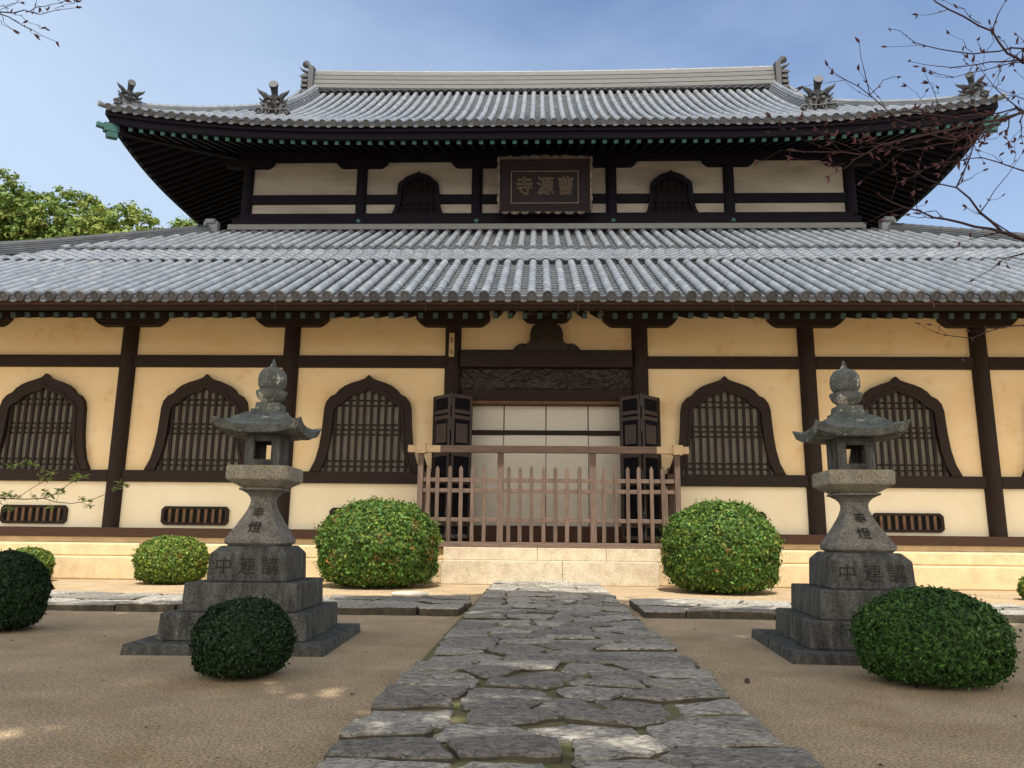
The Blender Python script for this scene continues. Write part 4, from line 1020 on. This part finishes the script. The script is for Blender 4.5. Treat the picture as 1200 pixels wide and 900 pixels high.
# ------------------------------------------------------------------ shrubs
def leafcards(mb, pts_n, size, mi_f, seed, asp=.5):
    r = random.Random(seed)
    for p, n_ in pts_n:
        n_ = (n_ + Vector((r.gauss(0, .55), r.gauss(0, .55), r.gauss(0, .55)))); n_.normalize()
        a = n_.orthogonal(); a.rotate(Matrix.Rotation(r.uniform(0, 6.28), 3, n_)); b_ = n_.cross(a); s_ = size * r.uniform(.6, 1.3)
        q = [p - a * s_, p + b_ * s_ * asp + n_ * s_ * .12, p + a * s_, p - b_ * s_ * asp + n_ * s_ * .12]
        mb.add(q, [(0, 1, 2, 3)], mi_f(p, r), r.random())
def shrub(cx, cy, rx, ry, h, n, size, mats, label, seed, rust=0, gaps=0, group='round clipped shrubs in the sand court', flat=2.05):
    o = thing('clipped_shrub', label, 'shrub', (cx, cy, 0), group)
    r = random.Random(seed); off = Vector((seed * 3.1, seed * 1.7, 0))
    def surf(dirv, k=1):
        d = dirv; ex = 1 / flat
        z = d.z; hr = max(0, 1 - abs(z) ** (flat if z > 0 else 9)) ** .5
        l_ = math.hypot(d.x, d.y) or 1
        taper = 1 - (.10 * max(0, -z) ** 1.2)
        lump = 1 + .06 * noise.noise(d * 2.2 + off) + .05 * noise.noise(d * 5 + off) + .045 * noise.noise(d * 12 + off)
        return Vector((cx + d.x / l_ * hr * rx * taper * lump * k, cy + d.y / l_ * hr * ry * taper * lump * k, h * .5 + z * h * .5 * (lump if z > 0 else 1) * k + .01))
    core = MB()
    core.rings([[surf(Vector((math.cos(a) * math.cos(b_), math.sin(a) * math.cos(b_), math.sin(b_))), .90) for a in [2 * math.pi * i / 24 for i in range(24)]] for b_ in [-1.45 + 2.9 * j / 14 for j in range(15)]], 0)
    co_ = core.build('foliage', [M['bushcore']] + mats, o)
    pts = []
    for i in range(n):
        z = r.uniform(-.97, 1); a = r.uniform(0, 2 * math.pi); hr = math.sqrt(1 - z * z); d = Vector((hr * math.cos(a), hr * math.sin(a), z))
        if gaps and z < .1 and noise.noise(d * 3.5 + off) > .30 - gaps * (-z): continue
        k = 1 - abs(r.gauss(0, .04)) + (abs(r.gauss(0, .04)) if r.random() < .10 else 0)
        # sprays: clusters in tone
        p = surf(d, k); nn = Vector((d.x / rx, d.y / ry, d.z / h * 1.6)).normalized()
        pts.append((p, nn))
    for i in range(int(n / 900)):            # stray shoots standing proud of the clipped surface
        z = r.uniform(-.2, 1); a = r.uniform(0, 2 * math.pi); hr = math.sqrt(1 - z * z); d = Vector((hr * math.cos(a), hr * math.sin(a), z))
        for q in range(7): pts.append((surf(d, 1.0 + .018 * q * r.uniform(.6, 1.2)) + Vector((r.gauss(0, size * .35), r.gauss(0, size * .35), 0)), d))
    lf = MB()
    def mi(p, r_):
        v_ = noise.noise(p * 3.5 + off * 2)
        if rust and v_ > .42 and r_.random() < rust: return 2
        return 1 if r_.random() < .25 + .5 * max(0, noise.noise(p * 6)) else 0
    leafcards(lf, pts, size, mi, seed)
    # leaves and core joined in one foliage mesh
    me = co_.data; bpy.data.objects.remove(co_)
    core.add(lf.v, lf.f, 0); k0 = len(core.f) - len(lf.f)
    for i in range(len(lf.f)): core.m[k0 + i] = lf.m[i] + 1; core.t[k0 + i] = lf.t[i]
    core.build('foliage', [M['bushcore']] + mats, o)
    st = MB()
    for i in range(9):
        a = r.uniform(0, 6.28); st.tube([(cx + .06 * math.cos(a), cy + .06 * math.sin(a), -.02), (cx + rx * .35 * math.cos(a), cy + ry * .35 * math.sin(a), h * .22), (cx + rx * .72 * math.cos(a), cy + ry * .72 * math.sin(a), h * .45)], [.022, .016, .008], 5)
    st.build('stems', M['bark'], o)
    return o
LG = [M['leaf'], M['leafwarm'], M['leafrust']]; LD = [M['leafdark'], M['leafdark'], M['leafrust']]
shrub(-2.99, 14.75, 1.12, 1.05, 1.60, 70000, .026, LG, 'large bright green round shrub with rusty patches left of the steps', 1, rust=.35, gaps=0)
shrub(3.33, 14.45, 1.02, 1.0, 1.60, 70000, .026, LG, 'large bright green round shrub right of the steps', 2, rust=.12, gaps=0)
shrub(-7.01, 14.9, .66, .6, .88, 26000, .025, [M['leafwarm'], M['leaf'], M['leafrust']], 'small yellow-green round shrub behind the left stone lantern', 3, rust=.2)
shrub(-2.07, 5.60, .335, .33, .515, 20000, .0115, LD, 'small dark green shrub in front of the left stone lantern', 4)
shrub(2.80, 5.80, .50, .47, .635, 42000, .0135, [M['leafmid'], M['leaf'], M['leaf']], 'wide dark green shrub in front of the right stone lantern', 5)
shrub(-5.36, 7.85, .37, .38, .755, 14000, .017, LD, 'dark green round shrub cut by the left edge of the picture', 6)
shrub(-9.9, 15.05, .42, .4, .62, 5000, .04, [M['leafwarm'], M['leaf'], M['leaf']], 'small pale green shrub by the hall foundation at far left', 7)
shrub(8.45, 13.5, .36, .36, .42, 4000, .035, [M['leafwarm'], M['leaf'], M['leaf']], 'small green shrub on the sand at the far right edge', 8)

# small things on the ground
m = MB(); m.rings([[Vector((-2.05 + rr * math.cos(a) * 1.3, 12.75 + rr * math.sin(a), z)) for a in [2 * math.pi * k / 14 for k in range(14)]] for rr, z in ((.22, 0), (.24, .04), (.2, .06))]); o = m.build('flat_stone', M['palewhite'], None, loc=(-2.05, 12.75, 0), bevel=.01)
tag(o, 'small flat pale stone lying in the sand just left of the main path', 'stone')
m = MB(); m.lathe((1.46, 5.68, .0), [(.006, -.006), (.017, .003), (.020, .015), (.013, .030), (.003, .034)], 10); o = m.build('pebble', M['bark'], None, smooth=True, loc=(1.46, 5.68, 0))
tag(o, 'small brown pebble in the sand touching the right edge of the path', 'pebble')

lt = MB(); r = random.Random(77)
for i in range(420):
    x = r.uniform(-9, 9); y = 2.5 + 12.5 * r.random()
    if -1.0 < x < 1.3 and r.random() < .75: continue
    if -3.5 < x < -1.7 and 6.4 < y < 8.2 or 2.0 < x < 3.8 and 6.4 < y < 8.2: continue
    if 9.6 < y < 11.7: continue
    z = .006 if not -1.0 < x < 1.3 else .095
    s_ = r.uniform(.008, .022); a = r.uniform(0, 6.28); u = Vector((math.cos(a), math.sin(a), 0)); v_ = Vector((-u.y, u.x, 0)) * .45; c = Vector((x, y, z)); h = Vector((0, 0, s_ * r.uniform(.2, .6)))
    lt.add([c - u * s_, c + v_ * s_ + h, c + u * s_, c - v_ * s_ + h], [(0, 1, 2, 3)], r.choice((0, 0, 1)), r.random())
lt.build('fallen_leaves', [M['bark'], M['leafrust']], kind='stuff')

# ------------------------------------------------------------------ trees
def crown(cells, n, size, seed, mats, name, parent, two=.35):
    """leaves gathered in clumps spread through the volume of several ellipsoids"""
    r = random.Random(seed); mb = MB(); pts = []
    tot = sum(c[3] * c[4] * c[5] for c in cells)
    for cx, cy, cz, ax, ay, az in cells:
        k = int(n * ax * ay * az / tot / 26)
        for i in range(k):
            while True:
                d = Vector((r.uniform(-1, 1), r.uniform(-1, 1), r.uniform(-1, 1)))
                if .35 < d.length < 1: break
            d = d * (d.length ** -.45)
            c = Vector((cx + d.x * ax, cy + d.y * ay, cz + d.z * az)); cr = size * r.uniform(2.0, 3.6); tb = r.random()
            for q in range(26):
                e = Vector((r.gauss(0, 1), r.gauss(0, 1), r.gauss(0, .7))) * cr * .5
                pts.append((c + e, (e.normalized() + d * .5 + Vector((0, 0, .5))), tb))
    for p, n_, tb in pts:
        n_ = n_ + Vector((r.gauss(0, .5), r.gauss(0, .5), r.gauss(0, .5))); n_.normalize()
        a = n_.orthogonal(); a.rotate(Matrix.Rotation(r.uniform(0, 6.28), 3, n_)); b_ = n_.cross(a); s_ = size * r.uniform(.6, 1.3)
        mb.add([p - a * s_, p + b_ * s_ * .55, p + a * s_, p - b_ * s_ * .55], [(0, 1, 2, 3)], 1 if tb < two else 0, min(1, max(0, tb * .6 + r.random() * .4)))
    return mb.build(name, mats, parent)
def trunk(parent, base, top, r0, r1, limbs, seed, mt=None):
    r = random.Random(seed); mb = MB(); base = Vector(base); top = Vector(top)
    pts = [base.lerp(top, t) + Vector((r.uniform(-1, 1), r.uniform(-1, 1), 0)) * .12 * (0 < t < 1) for t in [i / 6 for i in range(7)]]
    mb.tube(pts, [r0 + (r1 - r0) * i / 6 for i in range(7)], 10)
    for i, e in enumerate(limbs):
        s_ = pts[2 + i % 4]; e = Vector(e); md = s_.lerp(e, .5) + Vector((0, 0, (e - s_).length * .1)); mb.tube([s_, md, e], [r1 * 1.0, r1 * .6, r1 * .2], 7)
    return mb.build('trunk', mt or M['bark'], parent, smooth=True)

hill = [(-36.5, 45, 23.0, 5.2, 5, 4.2, 0, 'broad green tree with a tall rounded top at the left edge behind the roof', 52000),
        (-31.0, 47, 21.9, 4.0, 4, 3.5, 0, 'green tree second from the left behind the lower roof', 34000),
        (-26.6, 46, 20.5, 3.4, 4, 3.3, 1, 'yellowish tree in the middle of the row behind the lower roof', 28000),
        (-22.9, 48, 20.6, 2.3, 3, 2.5, 0, 'small dark-tipped green tree right of the yellowish tree behind the roof', 14000),
        (-19.6, 46, 18.3, 2.1, 3, 2.0, 1, 'low yellow-green tree nearest the upper eave behind the hip ridge', 12000)]
for x, y, z, ax, ay, az, kind, lab, n in hill:
    t = thing('broadleaf_tree', lab, 'tree', (x, y, 0), 'trees behind the hall at left')
    rr = random.Random(int(x * 10)); cells = [(x, y, z - az * .6, ax * .8, ay, az * .9)]
    for i in range(7):
        a = i * .9; cells.append((x + ax * .6 * math.cos(a * 1.9), y + ay * .5 * math.sin(a * 2.3), z - az * .2 - rr.uniform(0, az * 1.1), ax * .42, ay * .45, az * .42))
    cells.append((x, y, z - az * 2.0, ax * 1.1, ay, az * 1.0))
    crown(cells, n, .115, int(-x), [M['treeleaf'], M['treeleaf2']] if kind == 0 else [M['treeleaf2'], M['treeleaf']], 'crown', t)
    trunk(t, (x, y, -.2), (x, y, z - az * .3), .45, .12, [(x + ax * .5 * math.cos(q), y + ay * .5 * math.sin(q), z - az * .5) for q in range(5)], int(-x))

# evergreen trees standing behind and beside the viewer: their crowns shade the court
shade = [(-7.8, -2.5, 'tall evergreen tree standing left behind the viewer, shading the court', [(-7.0, -.2, 11.6, 4.0, 4.2, 2.0), (-3.6, 1.4, 11.0, 3.0, 2.9, 1.5), (-8.6, .6, 11.4, 3.0, 2.6, 1.4)]),
         (6.9, -3.4, 'tall evergreen tree standing right behind the viewer, shading the court', [(6.0, -.8, 11.8, 4.2, 4.2, 2.0), (3.8, 1.4, 11.2, 3.0, 2.8, 1.5), (7.9, -.2, 11.2, 2.8, 2.2, 1.4)]),
         (-.8, -5.5, 'tall evergreen tree standing straight behind the viewer', [(-.6, -1.8, 12.0, 4.2, 4.4, 2.1), (.1, 3.7, 11.6, 2.4, 3.4, 1.5)])]
for i, (x, y, lab, cells) in enumerate(shade):
    t = thing('evergreen_tree', lab, 'tree', (x, y, 0), 'evergreens shading the court')
    crown(cells, 26000, .15, 40 + i, [M['leafdark'], M['leafdark']], 'crown', t)
    trunk(t, (x, y, -.2), (x * .95, y + 1, 11), .38, .14, [(c[0], c[1], c[2] - .4) for c in cells] + [(cells[0][0] + 2, cells[0][1] - 1, 11.4)], 50 + i)

# bare tree reaching in from the right, written as branches at their own depths
cm = co.matrix_world.copy()
def ray(px, py, dist):
    v_ = cm.to_3x3() @ Vector(((px - 600) / 900, (450 - py) / 900, -1)); return cm.translation + v_ * dist
bt = thing('bare_tree', 'leafless tree with reddish buds reaching in from the right edge', 'tree', (6.8, 4.6, 0))
r = random.Random(21)
TW, BD = MB(), MB()
def bud(mb, p, d, s_):
    d = d.normalized(); a = d.orthogonal().normalized(); mb.tube([p, p + d * s_ * .45, p + d * s_], [s_ * .10, s_ * .17, s_ * .02], 5)
def branch(pts, r0, r1, lvl, gen=1.0, spread=.5):
    pts = [Vector(p) for p in pts]
    # smooth resample
    P = []
    for i in range(len(pts) - 1):
        n_ = max(2, int((pts[i + 1] - pts[i]).length / .12))
        for k in range(n_): t = k / n_; P.append(pts[i].lerp(pts[i + 1], t) + Vector((r.gauss(0, 1), r.gauss(0, 1), r.gauss(0, 1))) * .006)
    P.append(pts[-1]); n_ = len(P)
    TW.tube(P, [r0 + (r1 - r0) * i / (n_ - 1) for i in range(n_)], 6 if lvl < 2 else 4)
    L_ = sum((P[i + 1] - P[i]).length for i in range(n_ - 1))
    tot = int(L_ * 4.6 * gen) if lvl < 3 else 0
    for i in range(tot):
        t = r.uniform(.15, .98); k = min(n_ - 2, int(t * (n_ - 1))); d = (P[k + 1] - P[k]).normalized()
        sd_v = Vector((r.gauss(0, 1), r.gauss(0, .7), r.gauss(.2, 1))).normalized(); dd = (d * .75 + sd_v * spread * 1.2).normalized()
        ln_ = L_ * r.uniform(.12, .30) * (1.1 - t * .5); ln_ = min(ln_, .75)
        e1 = P[k] + dd * ln_ * .5 + sd_v * .02; e2 = e1 + (dd + Vector((r.gauss(0, .25), r.gauss(0, .25), r.gauss(.1, .25)))).normalized() * ln_ * .5
        rr0 = (r0 + (r1 - r0) * t) * .6
        branch([P[k], e1, e2], max(rr0, .0018), .0011, lvl + 1, gen, spread)
    nb = int(L_ * 7)
    for i in range(nb):
        k = r.randrange(max(1, n_ // 5), n_ - 1) if n_ > 5 else 1; d = (P[min(k + 1, n_ - 1)] - P[k - 1]).normalized(); sd_v = Vector((r.gauss(0, 1), r.gauss(0, 1), r.gauss(0, 1))).normalized()
        bud(BD, P[k], d + sd_v * .8, r.uniform(.012, .028))
    bud(BD, P[-1], P[-1] - P[-2], r.uniform(.022, .045))
    bud(BD, P[-1], (P[-1] - P[-2]).normalized() + Vector((r.gauss(0, .6), r.gauss(0, .6), r.gauss(0, .6))), r.uniform(.03, .05))
def pb(lst, r0, r1, gen=1.0): branch([ray(*q) for q in lst], r0 * .75, r1 * .7, 1, gen * 1.2)
pb([(1260, 300, 5.6), (1200, 281, 5.6), (1177, 273, 5.6), (1110, 258, 5.4), (1058, 243, 5.2), (1030, 228, 5.1)], .020, .005, .8)
pb([(1177, 273, 5.6), (1150, 248, 5.6), (1121, 220, 5.5), (1135, 185, 5.4), (1150, 150, 5.3)], .014, .004, .7)
pb([(1121, 220, 5.5), (1085, 210, 5.4), (1062, 196, 5.2)], .007, .003, .8)
pb([(1150, 248, 5.6), (1165, 225, 5.6), (1198, 180, 5.5)], .006, .002, .6)
pb([(1260, 100, 5.2), (1200, 74, 5.2), (1180, 60, 5.2), (1163, 37, 5.2), (1130, 20, 5.1), (1097, 0, 5.0), (1085, -12, 5)], .014, .005, .7)
pb([(1163, 37, 5.2), (1170, 18, 5.2), (1178, 2, 5.1)], .007, .003, .7)
pb([(1240, 52, 5.4), (1200, 58, 5.4), (1140, 63, 5.2), (1087, 57, 5.0), (1060, 42, 4.9), (1043, 34, 4.8)], .009, .002, .7)
pb([(1250, 68, 5.4), (1190, 70, 5.4), (1130, 76, 5.2), (1100, 78, 5.1), (1066, 72, 5.0)], .009, .002, .6)
pb([(1240, 70, 5.4), (1170, 76, 5.3), (1120, 90, 5.2), (1085, 84, 5.2)], .006, .002, .8)
pb([(1270, 120, 5.0), (1200, 133, 5.0), (1133, 147, 4.8), (1070, 160, 4.7), (1013, 180, 4.5), (960, 178, 4.4), (930, 176, 4.3)], .014, .003, 1.3)
pb([(1260, 115, 5.3), (1180, 140, 5.2), (1120, 165, 5.0), (1060, 175, 4.9), (1010, 165, 4.8)], .010, .003, 1.4)
pb([(1260, 150, 5.3), (1190, 128, 5.2), (1120, 138, 5.0), (1060, 130, 4.9), (1000, 142, 4.8)], .009, .003, 1.4)
pb([(1120, 165, 5.0), (1053, 140, 4.8), (1020, 112, 4.7), (990, 92, 4.6), (970, 77, 4.5)], .008, .002, .5)
pb([(1020, 112, 4.7), (1012, 80, 4.6), (1007, 50, 4.6)], .004, .002, .3)
pb([(1020, 112, 4.7), (1035, 95, 4.7), (1052, 90, 4.7)], .004, .002, .3)
pb([(1230, 380, 5.8), (1180, 383, 5.8), (1140, 396, 5.7), (1100, 392, 5.6), (1078, 380, 5.6)], .008, .002, .7)
pb([(1260, 230, 5.3), (1200, 200, 5.4), (1150, 185, 5.3), (1100, 190, 5.2), (1060, 215, 5.1)], .008, .002, .9)
tw = TW.build('branches', M['twig'], bt, smooth=True); BD.build('buds', M['bud'], tw, kind='stuff')
trb = MB(); trb.tube([(6.8, 4.6, -.1), (6.7, 4.7, 1.5), (6.6, 4.8, 3.2), (6.5, 4.9, 5.5)], [.17, .14, .11, .06], 12)
for q, z in (((1260, 300, 5.6), 2.4), ((1260, 100, 5.2), 3.6), ((1270, 120, 5.0), 3.4), ((1240, 52, 5.4), 3.9), ((1250, 68, 5.4), 3.8), ((1260, 115, 5.3), 3.3), ((1260, 150, 5.3), 3.0), ((1230, 380, 5.8), 1.9), ((1260, 230, 5.3), 2.6), ((1240, 70, 5.4), 3.7)):
    e = ray(*q); s_ = Vector((6.65, 4.75, z)); trb.tube([s_, s_.lerp(e, .5) + Vector((0, 0, .08)), e], [.04, .028, .015], 8)
trb.build('trunk', M['bark'], bt, smooth=True)

# bare twigs at the top left
bt2 = thing('bare_tree', 'leafless tree whose thin twigs hang into the top left corner', 'tree', (-5.6, 4.2, 0))
TW, BD = MB(), MB()
pb([(-60, -5, 5.0), (0, 15, 5.0), (30, 14, 5.0), (45, 16, 5.0), (90, 9, 4.9)], .007, .002, 1.3)
pb([(0, 15, 5.0), (20, 24, 5.0), (35, 33, 5.0), (66, 49, 4.9)], .005, .002, 1.0)
pb([(28, 14, 5.0), (42, 9, 5.0), (60, 5, 5.0), (76, 1, 5.0)], .004, .002, .8)
pb([(0, 24, 5.2), (4, 28, 5.2), (16, 36, 5.2)], .003, .002, .5)
pb([(-30, 8, 5.2), (5, 6, 5.2), (24, 3, 5.2)], .004, .002, 1.6)
tw = TW.build('branches', M['twig'], bt2, smooth=True); BD.build('buds', M['bud'], tw, kind='stuff')
trb = MB(); trb.tube([(-5.6, 4.2, -.1), (-5.5, 4.3, 2), (-5.3, 4.4, 4.6)], [.15, .12, .05], 12)
for q, z in (((-60, -5, 5.0), 3.9), ((-30, 8, 5.2), 3.8)): e = ray(*q); s_ = Vector((-5.36, 4.37, z)); trb.tube([s_, e], [.03, .008], 7)
trb.build('trunk', M['bark'], bt2, smooth=True)

# young maple at left, low branch with fresh leaves
mp_t = thing('maple_tree', 'young maple with fresh green leaves on low thin branches at left edge', 'tree', (-5.9, 6.6, 0))
TW, BD = MB(), MB(); LF = MB()
def mleaf(p, s_):
    for q in range(5):
        a = r.uniform(0, 6.28); d = Vector((math.cos(a), math.sin(a) * .6, r.uniform(-.7, .5))).normalized(); b_ = d.orthogonal().normalized()
        LF.add([p, p + d * s_ * .5 + b_ * s_ * .14, p + d * s_, p + d * s_ * .5 - b_ * s_ * .14], [(0, 1, 2, 3)], 0, r.random())
def mbr(lst, r0, r1, dens=10):
    pts = [ray(*q) for q in lst]; TW.tube(pts, [r0 + (r1 - r0) * i / (len(pts) - 1) for i in range(len(pts))], 6)
    for a, b_ in zip(pts[:-1], pts[1:]):
        for i in range(max(1, int((b_ - a).length * dens))):
            p = a.lerp(b_, r.random()); e = p + Vector((r.gauss(0, .05), r.gauss(0, .05), r.gauss(.02, .045))); TW.tube([p, e], [.0018, .001], 4); mleaf(e, r.uniform(.04, .075)); mleaf(p.lerp(e, .7), r.uniform(.03, .055))
    mleaf(pts[-1], .07)
mbr([(-70, 580, 7.2), (0, 584, 7.0), (30, 585, 7.0), (52, 584, 7.0), (66, 578, 6.9), (80, 568, 6.9), (97, 558, 6.8)], .007, .0015)
mbr([(52, 584, 7.0), (64, 588, 6.9), (84, 590, 6.9), (104, 587, 6.8), (122, 580, 6.8), (134, 572, 6.7), (143, 566, 6.7)], .004, .0015, 9)
mbr([(20, 584, 7.0), (36, 573, 7.0), (50, 565, 6.9), (60, 553, 6.9)], .003, .0015, 12)
mbr([(-60, 560, 7.2), (0, 552, 7.1), (14, 553, 7.1), (28, 548, 7.0), (38, 544, 7.0)], .004, .0015, 12)
mbr([(-50, 600, 7.2), (0, 590, 7.1), (10, 594, 7.1)], .004, .002, 14)
tw = TW.build('branches', M['twig'], mp_t, smooth=True); LF.build('leaves', M['maple'], tw, kind='stuff')
trb = MB(); trb.tube([(-5.9, 6.6, -.1), (-5.85, 6.6, 1.0), (-5.8, 6.7, 2.2)], [.06, .05, .02], 10)
for q, z in (((-70, 580, 7.2), 1.1), ((-60, 560, 7.2), 1.2), ((-50, 600, 7.2), 1.0)): e = ray(*q); trb.tube([(-5.86, 6.62, z), e], [.02, .006], 7)
trb.build('trunk', M['bark'], mp_t, smooth=True)
